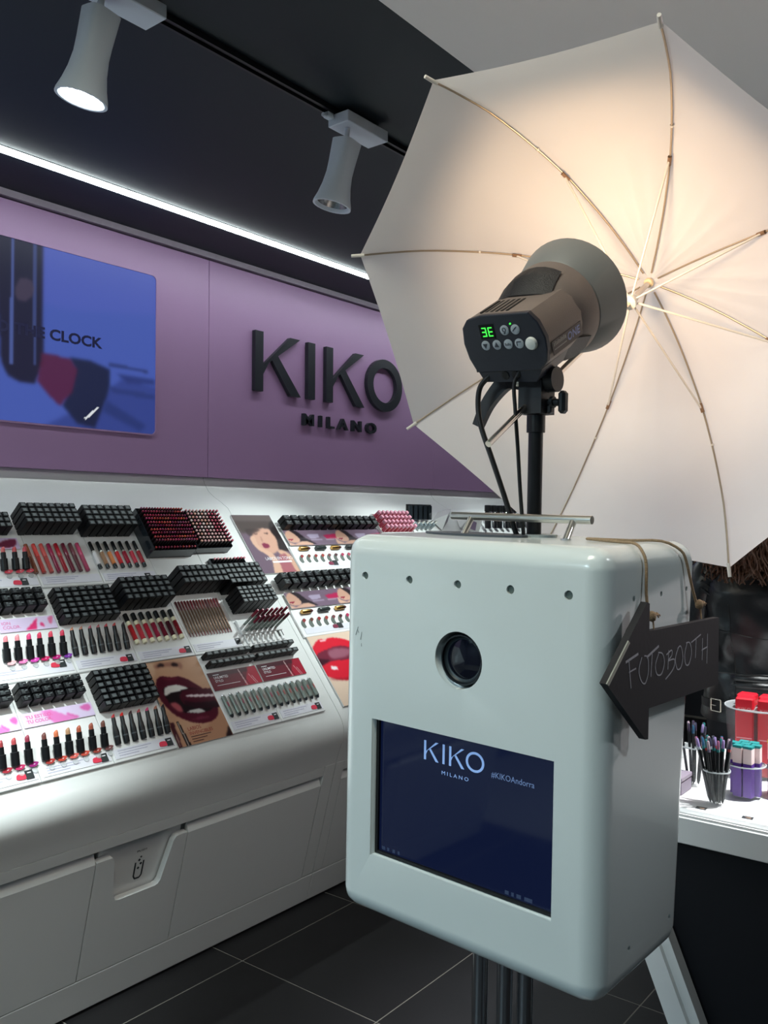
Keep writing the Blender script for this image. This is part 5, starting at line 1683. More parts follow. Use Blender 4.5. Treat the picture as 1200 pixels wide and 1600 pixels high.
kn.build('clamp_knob', BRK, flash, MBR)
MB().box((0.0205, -0.006, 0.183), (0.029, 0.006, 0.196), ch=0.002).build('clamp_tab', BRK, flash, MBR)
lv = MB()
pts = [(-0.0205, -0.004, 0.236), (-0.045, -0.006, 0.238), (-0.062, -0.008, 0.226), (-0.082, -0.012, 0.200), (-0.097, -0.014, 0.168)]
P = catmull([V(*p) for p in pts], 4)
rg = []
for k, p in enumerate(P):
    d = (P[min(k + 1, len(P) - 1)] - P[max(0, k - 1)]).normalized()
    s_ = d.cross(V(0, 1, 0)).normalized()
    w_ = 0.016 - 0.0085 * k / len(P)
    rg.append([tuple(p + s_ * w_ + V(0, -0.006, 0)), tuple(p - s_ * w_ + V(0, -0.006, 0)), tuple(p - s_ * w_ + V(0, 0.006, 0)), tuple(p + s_ * w_ + V(0, 0.006, 0))])
lv.loft(rg)
lv.build('tilt_lever', BRK, flash, MBR)
MB().cyl((-0.0206, -0.004, 0.236), (-0.030, -0.004, 0.236), 0.012, seg=16).build('lever_hub', STEEL, flash, MBR, smooth=30)

# cables
CAB = mat('cable_black', srgb(18, 18, 20), 0.45)


def cable(pts, r, label, plug):
    o = thing('power_cable', label, 'cable', MBT, 'cables from the flash to the box')
    MB().tube(pts, r, 8, smooth=6).build('lead', CAB, o, smooth=60)
    a, b = V(*pts[0]), V(*pts[1])
    MB().cyl(a + (a - b).normalized() * 0.004, a + (b - a) * 0.5, plug, plug * 0.7, seg=12).build('plug', CAB, o, smooth=30)


cable([(0.104, 0.1575, 0.527), (0.0946, 0.152, 0.5167), (0.0794, 0.150, 0.4995), (0.0765, 0.150, 0.4711), (0.0832, 0.150, 0.4382), (0.0997, 0.155, 0.3917), (0.1177, 0.165, 0.3331), (0.1335, 0.178, 0.272)], 0.0042, 'thick black cable looping from the flash down to the box top', 0.009)
cable([(0.152, 0.1500, 0.520), (0.1425, 0.148, 0.5011), (0.1439, 0.150, 0.4626), (0.1465, 0.155, 0.4054), (0.1493, 0.160, 0.3382), (0.1491, 0.172, 0.272)], 0.0031, 'thin black cable hanging straight beside the stand pole', 0.006)

# umbrella
RIB = [(0.020, 0.2455), (0.060, 0.2415), (0.105, 0.2335), (0.150, 0.2225), (0.185, 0.211), (0.220, 0.199), (0.250, 0.186), (0.300, 0.159), (0.350, 0.127), (0.400, 0.0895), (0.440, 0.0495), (0.4655, 0.0215), (0.483, 0.0)]


def rib_d(r):
    for k in range(len(RIB) - 1):
        if r <= RIB[k + 1][0]:
            a, b = RIB[k], RIB[k + 1]
            return a[1] + (b[1] - a[1]) * (r - a[0]) / (b[0] - a[0])
    return 0.0


umb = thing('photo_umbrella', 'large white translucent photo umbrella glowing warm near its hub', 'umbrella', MU)
fab = bpy.data.materials.new('translucent_nylon')
fab.use_nodes = True
N, L = fab.node_tree.nodes, fab.node_tree.links
N.remove(N['Principled BSDF'])
df, tl, mx, gl = N.new('ShaderNodeBsdfDiffuse'), N.new('ShaderNodeBsdfTranslucent'), N.new('ShaderNodeMixShader'), N.new('ShaderNodeTexNoise')
gl.inputs['Scale'].default_value = 9
tcn = N.new('ShaderNodeTexCoord')
L.new(tcn.outputs['Object'], gl.inputs['Vector'])
rampn = N.new('ShaderNodeMix')
rampn.data_type = 'RGBA'
rampn.inputs[6].default_value = (0.80, 0.785, 0.775, 1)
rampn.inputs[7].default_value = (0.86, 0.845, 0.835, 1)
L.new(gl.outputs['Fac'], rampn.inputs[0])
L.new(rampn.outputs[2], df.inputs['Color'])
L.new(rampn.outputs[2], tl.inputs['Color'])
mx.inputs[0].default_value = 0.42
wv = N.new('ShaderNodeTexNoise')
wv.inputs['Scale'].default_value = 14
wv.inputs['Detail'].default_value = 5
L.new(tcn.outputs['Object'], wv.inputs['Vector'])
bpn = N.new('ShaderNodeBump')
bpn.inputs['Strength'].default_value = 0.25
bpn.inputs['Distance'].default_value = 0.004
L.new(wv.outputs['Fac'], bpn.inputs['Height'])
L.new(bpn.outputs['Normal'], df.inputs['Normal'])
L.new(df.outputs[0], mx.inputs[1])
L.new(tl.outputs[0], mx.inputs[2])
L.new(mx.outputs[0], N['Material Output'].inputs['Surface'])
NR, NA = 22, 14
for kk in range(8):
    vs, fs = [], []
    for i in range(NR + 1):
        rho = 0.014 + 0.986 * i / NR
        for j in range(NA + 1):
            w = j / NA
            an = UPH + (kk + w) * PI / 4
            half = PI / 8
            off = (w - 0.5) * PI / 4
            chord = math.cos(half) / math.cos(off)             # straight edge between the ribs
            sc = (1 - rho ** 2) * 1.0 + rho ** 2 * (chord - 0.012 * (1 - (2 * w - 1) ** 2))
            rib_r = 0.483 * rho
            r = rib_r * (1 - (1 - sc) * 1.0)
            d = rib_d(rib_r) - 0.030 * (1 - (2 * w - 1) ** 2) * (rho * (1 - rho) * 1.2 - 0.0)
            wr = 0.0026 * math.sin(9 * w * PI + kk * 2.1) * math.sin(rho * PI) * (0.5 + 0.5 * math.sin(5 * rho + kk))
            d += 0.003 + wr * (1 - (2 * w - 1) ** 2)
            vs.append((r * math.cos(an), d, r * math.sin(an)))
    for i in range(NR):
        for j in range(NA):
            a = i * (NA + 1) + j
            fs.append((a, a + 1, a + NA + 2, a + NA + 1))
    MB().add(vs, fs).build('canopy_panel', fab, umb, smooth=180)
RIBM = mat('rib_steel', srgb(176, 160, 140), 0.35, 0.6, noise=0.05)
STRM = mat('strut_white', srgb(225, 220, 212), 0.4, noise=0.03)
JNT = mat('joint_brown', srgb(130, 100, 75), 0.5)
for kk in range(8):
    an = UPH + kk * PI / 4
    c, s = math.cos(an), math.sin(an)
    pos = lambda r, d: (r * c, d, r * s)
    rb = MB().tube([pos(r, d - 0.002) for r, d in RIB], 0.0017, 6, smooth=2).build('rib', RIBM, umb, smooth=60)
    MB().cyl(pos(0.476, 0.006), pos(0.4935, -0.011), 0.0034, 0.003, seg=10).build('tip_cap', STRM, rb, smooth=30)
    MB().cyl(pos(0.236, 0.188), pos(0.252, 0.181), 0.0034, seg=8).build('joint', JNT, rb, smooth=30)
    MB().cyl(pos(0.307, 0.154), pos(0.310, 0.152), 0.0032, seg=8).build('clip', STRM, rb, smooth=30)
    MB().tube([pos(0.012, 0.163), pos(0.244, 0.183)], 0.0019, 6).build('strut', STRM, umb, smooth=60)
MB().cyl((0, -0.338, 0), (0, 0.243, 0), 0.0050, seg=14).build('shaft', mat('shaft_steel', (0.72, 0.66, 0.6, 1), 0.18, 1.0, noise=0.02), umb, smooth=30)
MB().lathe([(0.006, 0.0), (0.0135, 0.003), (0.0135, 0.009), (0.0095, 0.013), (0.0085, 0.026), (0.006, 0.028)], 18, 0, T(0, 0.150, 0) @ Matrix.Rotation(-PI / 2, 4, 'X')).build('runner', STRM, umb, smooth=35)
MB().lathe([(0.005, -0.006), (0.0085, -0.004), (0.0095, 0.0), (0.0075, 0.003), (0.005, 0.010)], 18, 0, T(0, 0.244, 0) @ Matrix.Rotation(-PI / 2, 4, 'X')).build('hub', mat('hub_cream', srgb(225, 205, 170), 0.4), umb, smooth=35)

# ------------------------------------------------------------------ table at right
TT = 0.825
XT = 2.15
table = thing('display_table', 'white display table with slanted legs and black panel at right', 'table', T(XT, 0.2, 0))
It = T(-XT, -0.2, 0)
TW_ = mat('table_white', (0.88, 0.90, 0.90, 1), 0.35, noise=0.02, nscale=5)
MB().box((XT, -0.62, 0.756), (XT + 0.70, 1.02, TT - 0.004), ch=0.002, M=It).build('table_top', TW_, table)
MB().box((XT + 0.004, -0.615, TT - 0.0038), (XT + 0.009, 1.015, TT + 0.002), M=It).build('edge_strip', ACRYL, table)
MB().box((XT + 0.028, -0.60, TT - 0.0038), (XT + 0.67, 1.0, TT + 0.012), ch=0.003, M=It).build('acrylic_tray', ACRYL, table)
TTT = TT + 0.012


def beam(y_top, y_bot, nm):
    d = V(0, y_bot - y_top, -0.756).normalized()
    s = d.cross(V(1, 0, 0)).normalized()
    for xx, wd, th_, part in ((XT + 0.01, 0.050, 0.045, nm), ):
        c0, c1 = V(xx, y_top, 0.7555), V(xx, y_bot, 0.0)
        hz = V(0, wd / 2 / abs(d.z), 0)
        vs = [tuple(c0 - hz), tuple(c0 + hz), tuple(c1 + hz), tuple(c1 - hz)]
        vs += [(x + th_, y, z) for x, y, z in vs]
        MB().add(vs, [(0, 1, 2, 3), (7, 6, 5, 4), (0, 4, 5, 1), (1, 5, 6, 2), (2, 6, 7, 3), (3, 7, 4, 0)], 0, It).build(part, TW_, table)


beam(0.955, 0.640, 'leg')
beam(-0.555, -0.240, 'leg')
MB().prism([(0.945, 0.7555), (-0.545, 0.7555), (-0.225, 0.0), (0.625, 0.0)], XT + 0.075, XT + 0.62, M=It @ Matrix(((0, 0, 1, 0), (1, 0, 0, 0), (0, 1, 0, 0), (0, 0, 0, 1)))).build('black_panel', mat('matte_black_panel', srgb(14, 16, 24), 0.55, noise=0.15, nscale=4), table)
pts_in = [V(XT + 0.026, 0.918, 0.7555), V(XT + 0.026, 0.603, 0.0)]
hz = V(0, 0.017, 0)
vs = [tuple(pts_in[0] - hz), tuple(pts_in[0] + hz), tuple(pts_in[1] + hz), tuple(pts_in[1] - hz)]
vs += [(x + 0.04, y, z) for x, y, z in vs]
MB().add(vs, [(0, 1, 2, 3), (7, 6, 5, 4), (0, 4, 5, 1), (1, 5, 6, 2), (2, 6, 7, 3), (3, 7, 4, 0)], 0, It).build('inner_frame', TW_, table)
for k, (y, lab) in enumerate(((0.722, 'small dark price tag before the pen tumbler'), (0.612, 'small dark price tag nearer the right picture edge'))):
    o = thing('price_tag', lab, 'price tag', T(XT + 0.045, y, TTT) @ Matrix.Rotation(0.1, 4, 'Z'), 'price tags on the table edge')
    MB().box((-0.008, -0.0125, 0), (0.010, 0.0125, 0.0012)).build('card', TAGBLK, o)
    MB().box((-0.004, -0.008, 0.0012), (-0.001, 0.002, 0.0014)).box((0.001, -0.008, 0.0012), (0.003, 0.006, 0.0014)).build('print', mat('tag_tan_print', srgb(170, 140, 120), 0.5), o)


def tumbler(x, y, r0, r1, h, label, group='clear tumblers on the table'):
    o = thing('tumbler', label, 'cup', T(x, y, TTT), group)
    MB().lathe([(r0 * 0.9, 0.0), (r0, 0.002), (r1, h), (r1 - 0.0016, h + 0.0005), (r0 - 0.0018, 0.006), (r0 * 0.5, 0.005)], 40).build('wall', CLEAR, o, smooth=40)
    MB().lathe([(r1 + 0.0004, h - 0.0016), (r1 + 0.0004, h + 0.0012), (r1 - 0.0018, h + 0.0012), (r1 - 0.0018, h - 0.0016)], 40).build('rim', mat('rim_pale', srgb(205, 210, 212), 0.2, alpha=0.7), o, smooth=40)
    return o


CUPX, CUPY = 2.245, 0.700
tumbler(CUPX, CUPY, 0.026, 0.033, 0.088, 'clear tumbler full of black pens at the table edge')
PENB = MB().lathe([(0.0012, 0.0), (0.0036, 0.012), (0.0038, 0.13), (0.0036, 0.138)], 9).mesh('barrel', [BLACKP], 40)
PENT = MB().lathe([(0.0039, 0.138), (0.0040, 0.142), (0.0034, 0.158), (0.002, 0.160)], 9).mesh('cap', [OBJG], 40)
PENR = MB().lathe([(0.0043, 0.132), (0.0043, 0.139)], 9).mesh('ring', [OBJG], 40)
PCOL = [(150, 130, 180), (60, 60, 80), (40, 110, 110), (170, 150, 160), (60, 50, 70), (150, 90, 120), (50, 90, 120)]
PNM = ['lilac', 'dark grey', 'teal', 'pale', 'plum', 'rose', 'blue']
for k in range(20):
    a = 2 * PI * k * 0.381966
    q = math.sqrt((k + 0.5) / 20)
    b = V(CUPX + 0.017 * q * math.cos(a), CUPY + 0.017 * q * math.sin(a), TTT + 0.0075)
    tp = V(CUPX + (0.042 * q) * math.cos(a) + 0.004, CUPY + (0.048 * q) * math.sin(a) + 0.008, TTT + 0.165 + 0.012 * math.sin(k * 1.7))
    x, y, z = basis_to(tp - b)
    o = thing('pen', 'black pen with %s end, %s of the bunch in the clear tumbler' % (PNM[k % 7], ORD[k] if k < 18 else ['nineteenth', 'twentieth'][k - 18]), 'pen', frame(b, x, y, z), 'black pens in the tumbler')
    link('barrel', PENB, o)
    c_ = link('cap', PENT, o)
    c_.color = srgb(*PCOL[k % 7])
    r_ = link('ring', PENR, o)
    r_.color = srgb(*random.choice([(190, 200, 210), (40, 120, 120), (170, 60, 60), (120, 110, 130)]))
# a second cup half hidden behind the booth and the pens
tumbler(2.375, 0.800, 0.027, 0.034, 0.105, 'clear purple-tinted tumbler of pens behind the front pen tumbler')
for k in range(9):
    a = 2 * PI * k * 0.381966
    q = math.sqrt((k + 0.5) / 9)
    b = V(2.375 + 0.017 * q * math.cos(a), 0.800 + 0.017 * q * math.sin(a), TTT + 0.0075)
    tp = b + V(0.020 * math.cos(a) * q, 0.026 * math.sin(a) * q, 0.16)
    x, y, z = basis_to(tp - b)
    o = thing('pen', 'dark pen with %s end, %s of the bunch in the rear tumbler' % (PNM[(k * 3 + 1) % 7], ORD[k]), 'pen', frame(b, x, y, z), 'dark pens in the rear tumbler')
    link('barrel', PENB, o)
    c_ = link('cap', PENT, o)
    c_.color = srgb(*PCOL[(k * 3 + 1) % 7])
# purple cartons with white tops in a clear cup
PX, PY = 2.362, 0.662
tumbler(PX, PY, 0.046, 0.048, 0.085, 'wide clear cup of purple cartons with white and teal tops')
PURC = mat('purple_carton', srgb(96, 50, 150), 0.35, noise=0.08)
TEAL = mat('teal_carton', srgb(30, 130, 130), 0.4)
CREAM = mat('cream_carton', srgb(236, 212, 210), 0.4)
pc = MB().box((-0.011, -0.011, 0), (0.011, 0.011, 0.085), 0, ch=0.0008).box((-0.0111, -0.0111, 0.0852), (0.0111, 0.0111, 0.124), 1, ch=0.0008).box((-0.0112, -0.0112, 0.1242), (0.0112, 0.0112, 0.130), 2)
pcm = pc.mesh('purple_carton', [PURC, CREAM, TEAL])
for k, (dx, dy) in enumerate(((-0.025, 0.012), (-0.025, -0.013), (0.0, 0.026), (0.0, 0.001), (0.0, -0.025), (0.025, 0.012), (0.025, -0.013))):
    tag(link('purple_carton', pcm, None, T(PX + dx, PY + dy, TTT + 0.0075) @ Matrix.Rotation(0.03 * (k - 3), 4, 'Z')), 'purple carton with cream band and teal top, %s counted from the cup front' % ORD[k], 'carton', 'purple cartons in the wide cup')
# a further cup at the picture edge
QX, QY = 2.420, 0.585
tumbler(QX, QY, 0.042, 0.044, 0.075, 'clear cup of purple and yellow cartons at right picture edge')
YEL = mat('yellow_top', srgb(215, 215, 30), 0.4)
qm = MB().box((-0.011, -0.011, 0), (0.011, 0.011, 0.09), 0, ch=0.0008).box((-0.0112, -0.0112, 0.0902), (0.0112, 0.0112, 0.132), 1, ch=0.0008).box((-0.0113, -0.0113, 0.1322), (0.0113, 0.0113, 0.140), 2).mesh('purple_carton', [mat('deep_purple', srgb(60, 36, 92), 0.4), CREAM, YEL])
for k, (dx, dy) in enumerate(((-0.016, 0.022), (-0.02, -0.005), (0.012, 0.018), (0.010, -0.012))):
    tag(link('purple_carton', qm, None, T(QX + dx, QY + dy, TTT + 0.0075)), 'dark purple carton with yellow top, %s in the cup at the picture edge' % ORD[k], 'carton', 'yellow-topped cartons in the edge cup')
# tall jar of red cartons
JX, JY = 2.60, 0.690
tumbler(JX, JY, 0.080, 0.095, 0.190, 'big clear jar of red cartons at the right edge')
REDC = mat('red_carton', srgb(205, 28, 44), 0.35, noise=0.05)
rcm = MB().box((-0.024, -0.024, 0), (0.024, 0.024, 0.212), 0, ch=0.004).mesh('carton', [REDC])
for k, (dx, dy, rz) in enumerate(((-0.040, 0.030, 0.15), (-0.038, -0.030, 0.1), (0.015, 0.040, 0.0), (0.018, -0.018, 0.05), (0.040, -0.052 + 0.11, 0.0))):
    if k == 4:
        continue
    o = tag(link('red_carton', rcm, None, T(JX + dx, JY + dy, TTT + 0.0075) @ Matrix.Rotation(rz, 4, 'Z')), 'tall red carton, %s in the big clear jar' % ORD[k], 'carton', 'red cartons in the big jar')
    tx = MB()
    MF = Matrix(((0, 0, -1, -0.0243), (-1, 0, 0, 0), (0, 1, 0, 0), (0, 0, 0, 1)))
    put_text(tx, 'kiko', -0.017, 0.176, 0.034, 0.010, M=MF)
    tx.build('lettering', mat('carton_letters', srgb(225, 150, 155), 0.5), o)
    MB().box((-0.02, -0.0245, 0.10), (0.02, -0.0242, 0.103)).build('small_print', mat('carton_letters', srgb(225, 150, 155)), o, Matrix.Rotation(-PI / 2, 4, 'Z'))
# pale pot and purple box half hidden behind the booth
pot = thing('cream_pot', 'white cosmetic pot half hidden behind the booth box', 'pot', T(2.48, 0.895, TTT))
MB().lathe([(0.034, 0), (0.040, 0.006), (0.041, 0.045), (0.036, 0.048)], 28).build('jar', ACRYL, pot, smooth=35)
MB().lathe([(0.0415, 0.0482), (0.0415, 0.066), (0.036, 0.072), (0.012, 0.074)], 28).build('lid', TW_, pot, smooth=35)
pb = thing('gift_box', 'grey mauve box lying beside the white pot', 'box', T(2.300, 0.830, TTT))
MB().box((-0.04, -0.035, 0), (0.04, 0.04, 0.034), ch=0.002).build('tray_half', mat('mauve_box', srgb(120, 108, 124), 0.45), pb)
MB().box((-0.0415, -0.0365, 0.0342), (0.0415, 0.0415, 0.046), ch=0.002).build('lid', mat('mauve_lid', srgb(140, 128, 142), 0.45), pb)

# ------------------------------------------------------------------ person behind the table
PO = V(3.06, 0.80, 0)
FACE = V(0.88, 0.47, 0).normalized()           # looks away from the camera
PRT = FACE.cross(V(0, 0, 1)).normalized()      # the person's right
MP = frame(PO, PRT, FACE, V(0, 0, 1))
person = thing('person', 'person in black leather jacket seen from behind, long wavy brown hair', 'person', MP)


def skin_mesh(verts, edges, radii, root, levels=1):
    me = bpy.data.meshes.new('skin')
    me.from_pydata(verts, edges, [])
    o = link('skin', me)
    md = o.modifiers.new('s', 'SKIN')
    md.use_smooth_shade = True
    sv = me.skin_vertices[0].data
    for i, r in enumerate(radii):
        sv[i].radius = r if isinstance(r, tuple) else (r, r)
        sv[i].use_root = (i == root)
    sd = o.modifiers.new('d', 'SUBSURF')
    sd.levels = levels
    sd.render_levels = levels
    m2 = evaluated(o)
    bpy.data.objects.remove(o)
    return m2


SKIN = mat('skin', srgb(205, 160, 138), 0.5, noise=0.05)
bv, be, br = [], [], []


def chain(pts, start=None):
    prev = start
    for p, r in pts:
        bv.append(p)
        br.append(r)
        if prev is not None:
            be.append((prev, len(bv) - 1))
        prev = len(bv) - 1
    return prev


chain([((0, 0, 0.93), (0.10, 0.065))])
sp = chain([((0, 0.0, 1.06), (0.125, 0.085)), ((0, 0.0, 1.22), (0.135, 0.095)), ((0, -0.01, 1.36), (0.12, 0.08))], 0)
nk = chain([((0, -0.005, 1.45), (0.052, 0.052)), ((0, 0.01, 1.52), (0.055, 0.06)), ((0, 0.02, 1.60), (0.076, 0.095)), ((0, 0.015, 1.67), (0.066, 0.082))], sp)
hands = []
for sx in (-1, 1):
    e = chain([((sx * 0.165, -0.01, 1.37), (0.052, 0.052)), ((sx * 0.215, 0.0, 1.12), (0.040, 0.040)), ((sx * 0.20, 0.17, 1.00), (0.030, 0.030)), ((sx * 0.18, 0.245, 0.985), (0.024, 0.032)), ((sx * 0.17, 0.30, 0.98), (0.016, 0.036))], sp)
    for f in range(4):
        x0 = sx * 0.17 + (f - 1.5) * 0.018
        chain([((x0, 0.335, 0.978), 0.0085), ((x0, 0.362 + 0.005 * (1.5 - abs(f - 1.5)), 0.968), 0.008), ((x0, 0.378, 0.948), 0.007)], e)
    chain([((sx * 0.17 - sx * 0.045, 0.28, 0.975), 0.010), ((sx * 0.17 - sx * 0.06, 0.31, 0.965), 0.0085)], e)
    chain([((sx * 0.09, 0.0, 0.84), (0.055, 0.055)), ((sx * 0.10, 0.01, 0.48), (0.05, 0.052)), ((sx * 0.105, -0.01, 0.30), (0.055, 0.058)), ((sx * 0.11, -0.02, 0.09), (0.036, 0.04)), ((sx * 0.115, 0.05, 0.045), (0.038, 0.034)), ((sx * 0.12, 0.14, 0.03), (0.036, 0.022))], 0)
bm_ = skin_mesh(bv, be, br, 0)
bm_.materials.clear()
bm_.materials.append(SKIN)
link('body', bm_, person)
# face details (turned away from the camera)
fc = MB()
fc.lathe([(0.003, 0), (0.011, 0.004), (0.012, 0.012), (0.006, 0.02)], 12, 0, T(0, 0.108, 1.575) @ Matrix.Rotation(-PI / 2, 4, 'X'))
fc.build('nose', SKIN, person, smooth=60)
for sx in (-1, 1):
    MB().lathe([(0.002, -0.010), (0.009, -0.006), (0.011, 0), (0.009, 0.006), (0.002, 0.010)], 12, 0, T(sx * 0.032, 0.096, 1.607)).build('eye', mat('eye_white', srgb(225, 222, 218), 0.2), person, smooth=60)
    MB().lathe([(0.004, -0.022), (0.012, -0.012), (0.014, 0.004), (0.008, 0.022)], 10, 0, T(sx * 0.078, 0.012, 1.60)).build('ear', SKIN, person, smooth=60)
MB().prism(smooth_poly([(-0.022, 0), (-0.006, 0.007), (0, 0.005), (0.006, 0.007), (0.022, 0), (0, -0.009)], 3), 0, 0.006, M=T(0, 0.100, 1.545) @ Matrix.Rotation(PI / 2, 4, 'X') @ Matrix.Scale(-1, 4, (0, 0, 1))).build('mouth', mat('lip_red', srgb(170, 60, 65), 0.4), person)

LEATH = mat('black_leather', srgb(18, 20, 23), 0.33, noise=0.25, nscale=25, bump=0.25, bscale=110)
SEAM = mat('leather_seam', srgb(10, 11, 13), 0.4)


def interp(tab, z):
    for k in range(len(tab) - 1):
        if z <= tab[k + 1][0]:
            a, b = tab[k], tab[k + 1]
            w = (z - a[0]) / (b[0] - a[0])
            w = w * w * (3 - 2 * w)
            return tuple(a[i] + (b[i] - a[i]) * w for i in range(1, len(a)))
    return tab[-1][1:]


JT = [(0.90, 0.198, 0.145, 0.0), (0.98, 0.188, 0.136, 0.0), (1.06, 0.180, 0.125, 0.0), (1.20, 0.200, 0.135, -0.005), (1.31, 0.212, 0.135, -0.01), (1.37, 0.205, 0.115, -0.012), (1.405, 0.170, 0.090, -0.01), (1.435, 0.105, 0.070, -0.005), (1.455, 0.066, 0.060, 0.0)]


def jacket_pt(th, z, extra=0.0):
    a, b, cy = interp(JT, z)
    c, s = math.cos(th), math.sin(th)
    p = 2.5
    x = a * math.copysign(abs(c) ** (2 / p), c)
    y = cy + b * math.copysign(abs(s) ** (2 / p), s)
    # folds of the leather
    f = 0.0065 * math.sin(6 * th + 14 * z) * math.sin(21 * z + 2 * th) + 0.005 * math.sin(33 * z - 7 * th) * math.sin(4 * th + 1) + 0.003 * math.sin(60 * z + 9 * th)
    f *= max(0, 1 - abs(z - 1.13) / 0.2)
    # ribbed lower back panel
    if z < 1.055 and s < -0.80:
        f += 0.006 * abs(math.sin((z - 0.95) / 0.021 * PI)) * (1 if z > 0.955 else 0)
    f += extra
    n = V(x / (a * a), (y - cy) / (b * b), 0).normalized()
    return (x + n.x * f, y + n.y * f, z)


NT, NZ = 128, 120
mb = MB()
rings = [[jacket_pt(2 * PI * i / NT, 0.90 + (1.455 - 0.90) * k / NZ) for i in range(NT)] for k in range(NZ + 1)]
mb.loft(rings, 0, True, True)
jacket = mb.build('jacket', LEATH, person, smooth=70)
sm = MB()
for th0, za, zb in ((math.radians(236), 0.93, 1.28), (math.radians(304), 0.93, 1.28), (math.radians(270), 1.28, 1.44)):
    sm.tube([jacket_pt(th0 + 0.08 * math.sin(3 * (za + (zb - za) * k / 10)), za + (zb - za) * k / 10, 0.0005) for k in range(11)], 0.0022, 6, smooth=2)
sm.tube([jacket_pt(math.radians(190 + 160 * k / 16), 1.185 + 0.012 * math.sin(k * 0.6), 0.0005) for k in range(17)], 0.0018, 6, smooth=2)
sm.tube([jacket_pt(math.radians(190 + 160 * k / 16), 1.058, 0.0015) for k in range(17)], 0.0028, 6, smooth=2)
sm.build('seam', SEAM, jacket, smooth=60)
# sleeves
for sx in (-1, 1):
    pts = [V(sx * 0.150, -0.015, 1.385), V(sx * 0.195, -0.018, 1.345), V(sx * 0.222, -0.012, 1.24), V(sx * 0.232, 0.005, 1.12), V(sx * 0.222, 0.075, 1.05), V(sx * 0.205, 0.17, 1.005), V(sx * 0.19, 0.235, 0.99)]
    sl = MB().tube(pts, lambda t: 0.066 - 0.028 * t + 0.0022 * math.sin(40 * t) * math.sin(9 * t), 26, smooth=7).build('sleeve', LEATH, person, smooth=70)
    # quilted chevrons on the shoulder
    ql_ = MB()
    for k in range(5):
        cz = 1.385 - 0.022 * k
        P = []
        for w in range(-4, 5):
            ang = w / 4.0 * 0.75 + (0.9 if sx > 0 else PI - 0.9) * 0 
            px = sx * (0.185 + 0.010 * k) + sx * 0.004
            P.append(V(sx * (0.172 + 0.008 * k + 0.050 * abs(w) / 4.0 * 0.2), -0.083 + 0.012 * k * 0.2, cz + 0.034 * abs(w) / 4.0))
            P[-1].x = sx * (0.160 + 0.0105 * w + 0.004 * k)
            P[-1].y = -0.078 - 0.002 * k + 0.010 * abs(P[-1].x - sx * 0.17) / 0.04
        ql_.tube(P, 0.006, 6, smooth=2)
    ql_.build('quilting', LEATH, sl, smooth=60)
# hem strap with buckle at the left side of the back
bt = MB()
P = [jacket_pt(math.radians(180 + 6 * k), 0.952, 0.004) for k in range(9)]
for dz in (-0.014, 0.014):
    pass
rg = []
for p in P:
    q = V(*p)
    n = V(q.x / 0.19 ** 2, q.y / 0.135 ** 2, 0).normalized()
    rg.append([tuple(q + V(0, 0, -0.013)), tuple(q + V(0, 0, 0.013)), tuple(q + n * 0.004 + V(0, 0, 0.013)), tuple(q + n * 0.004 + V(0, 0, -0.013))])
bt.loft(rg)
strap = bt.build('hem_strap', LEATH, jacket, smooth=30)
bp_ = V(*jacket_pt(math.radians(214), 0.952, 0.010))
nb = V(bp_.x / 0.19 ** 2, bp_.y / 0.135 ** 2, 0).normalized()
MBK = frame(bp_, nb.cross(V(0, 0, 1)) * -1, V(0, 0, 1), nb)
bk = MB()
hw, hh = 0.017, 0.019
loop = [(-hw, -hh), (hw, -hh), (hw, hh), (-hw, hh), (-hw, -hh)]
for k in range(4):
    bk.tube([(loop[k][0], loop[k][1], 0), (loop[k + 1][0], loop[k + 1][1], 0)], 0.0026, 8)
bk.tube([(-hw, 0, 0.001), (hw * 0.2, 0, 0.003)], 0.002, 8)
bk.build('buckle', mat('buckle_nickel', srgb(210, 205, 190), 0.25, 1.0), strap, MBK, smooth=60)
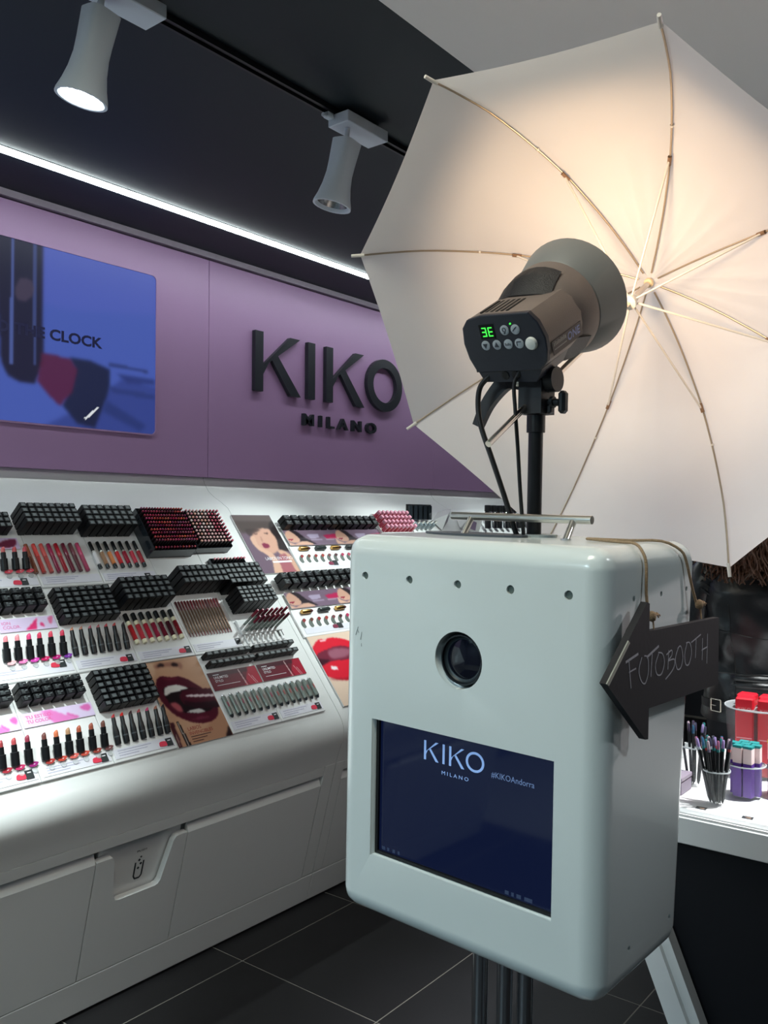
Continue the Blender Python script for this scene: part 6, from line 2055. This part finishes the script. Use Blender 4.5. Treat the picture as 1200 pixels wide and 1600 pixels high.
# trousers
tm = MB()
el = lambda cx, cy, a, b, z: [(cx + a * math.cos(2 * PI * i / 28), cy + b * math.sin(2 * PI * i / 28), z) for i in range(28)]
tm.loft([el(0, 0, 0.10, 0.10, 0.76), el(0, 0, 0.172, 0.132, 0.80), el(0, 0, 0.182, 0.138, 0.87), el(0, 0, 0.176, 0.128, 0.96)])
for sx in (-1, 1):
    tm.loft([el(sx * 0.115, 0.02, 0.052, 0.058, 0.055), el(sx * 0.112, -0.005, 0.058, 0.062, 0.28), el(sx * 0.104, 0.008, 0.064, 0.068, 0.48), el(sx * 0.094, 0.004, 0.086, 0.098, 0.72), el(sx * 0.088, 0, 0.090, 0.115, 0.84)])
tm.build('trousers', mat('black_trousers', srgb(20, 21, 26), 0.8, noise=0.15), person, smooth=60)
for sx in (-1, 1):
    MB().loft([[(sx * 0.115 + 0.046 * math.cos(a) * q, 0.045 + 0.135 * math.sin(a) * q2, z) for a in [2 * PI * i / 24 for i in range(24)]] for q, q2, z in ((1.0, 1.0, 0.0), (1.02, 1.02, 0.022), (0.95, 0.95, 0.05), (0.8, 0.62, 0.085))]).build('shoe', mat('black_shoe', srgb(22, 20, 22), 0.4), person, smooth=50)
# hair: a cap with wavy locks falling on the shoulders
HAIR = mat('brown_hair', srgb(76, 50, 36), 0.45, noise=0.5, nscale=60)
hc = MB()
rings = []
for k in range(13):
    f = k / 12
    z = 1.735 - 0.19 * f
    r = math.sin(min(1.0, 0.12 + f * 1.1) * PI / 2)
    rings.append([(0.094 * r * math.cos(a), 0.0 + 0.112 * r * math.sin(a) * (1 if math.sin(a) < 0.35 else 0.75), z) for a in [2 * PI * i / 40 for i in range(40)]])
hc.loft(rings, 0, True, True)
hair = hc.build('hair', HAIR, person, smooth=60)
lk = MB()
for k in range(800):
    a = math.radians(random.uniform(150, 390))
    r0 = random.uniform(0.070, 0.100)
    x, y = r0 * math.cos(a), 0.002 + 1.15 * r0 * math.sin(a)
    ph, fr_ = random.uniform(0, 6.3), random.uniform(28, 46)
    z0, z1 = random.uniform(1.52, 1.70), random.uniform(1.345, 1.43)
    P = []
    for q in range(13):
        f = q / 12
        z = z0 + (z1 - z0) * f
        sp_ = 1 + 1.15 * f ** 1.6
        P.append((x * sp_ + 0.020 * f * math.sin(fr_ * z + ph), min(y * (1 + 0.25 * f), y) - 0.050 * f * (1 if y < 0.03 else 0) + 0.014 * f * math.cos(fr_ * z + ph), z))
    lk.tube(P, lambda t: 0.0036 * (1 - 0.6 * t) + 0.0008, 4, smooth=2)
stuff(lk.build('hair_locks', HAIR, hair, smooth=60))
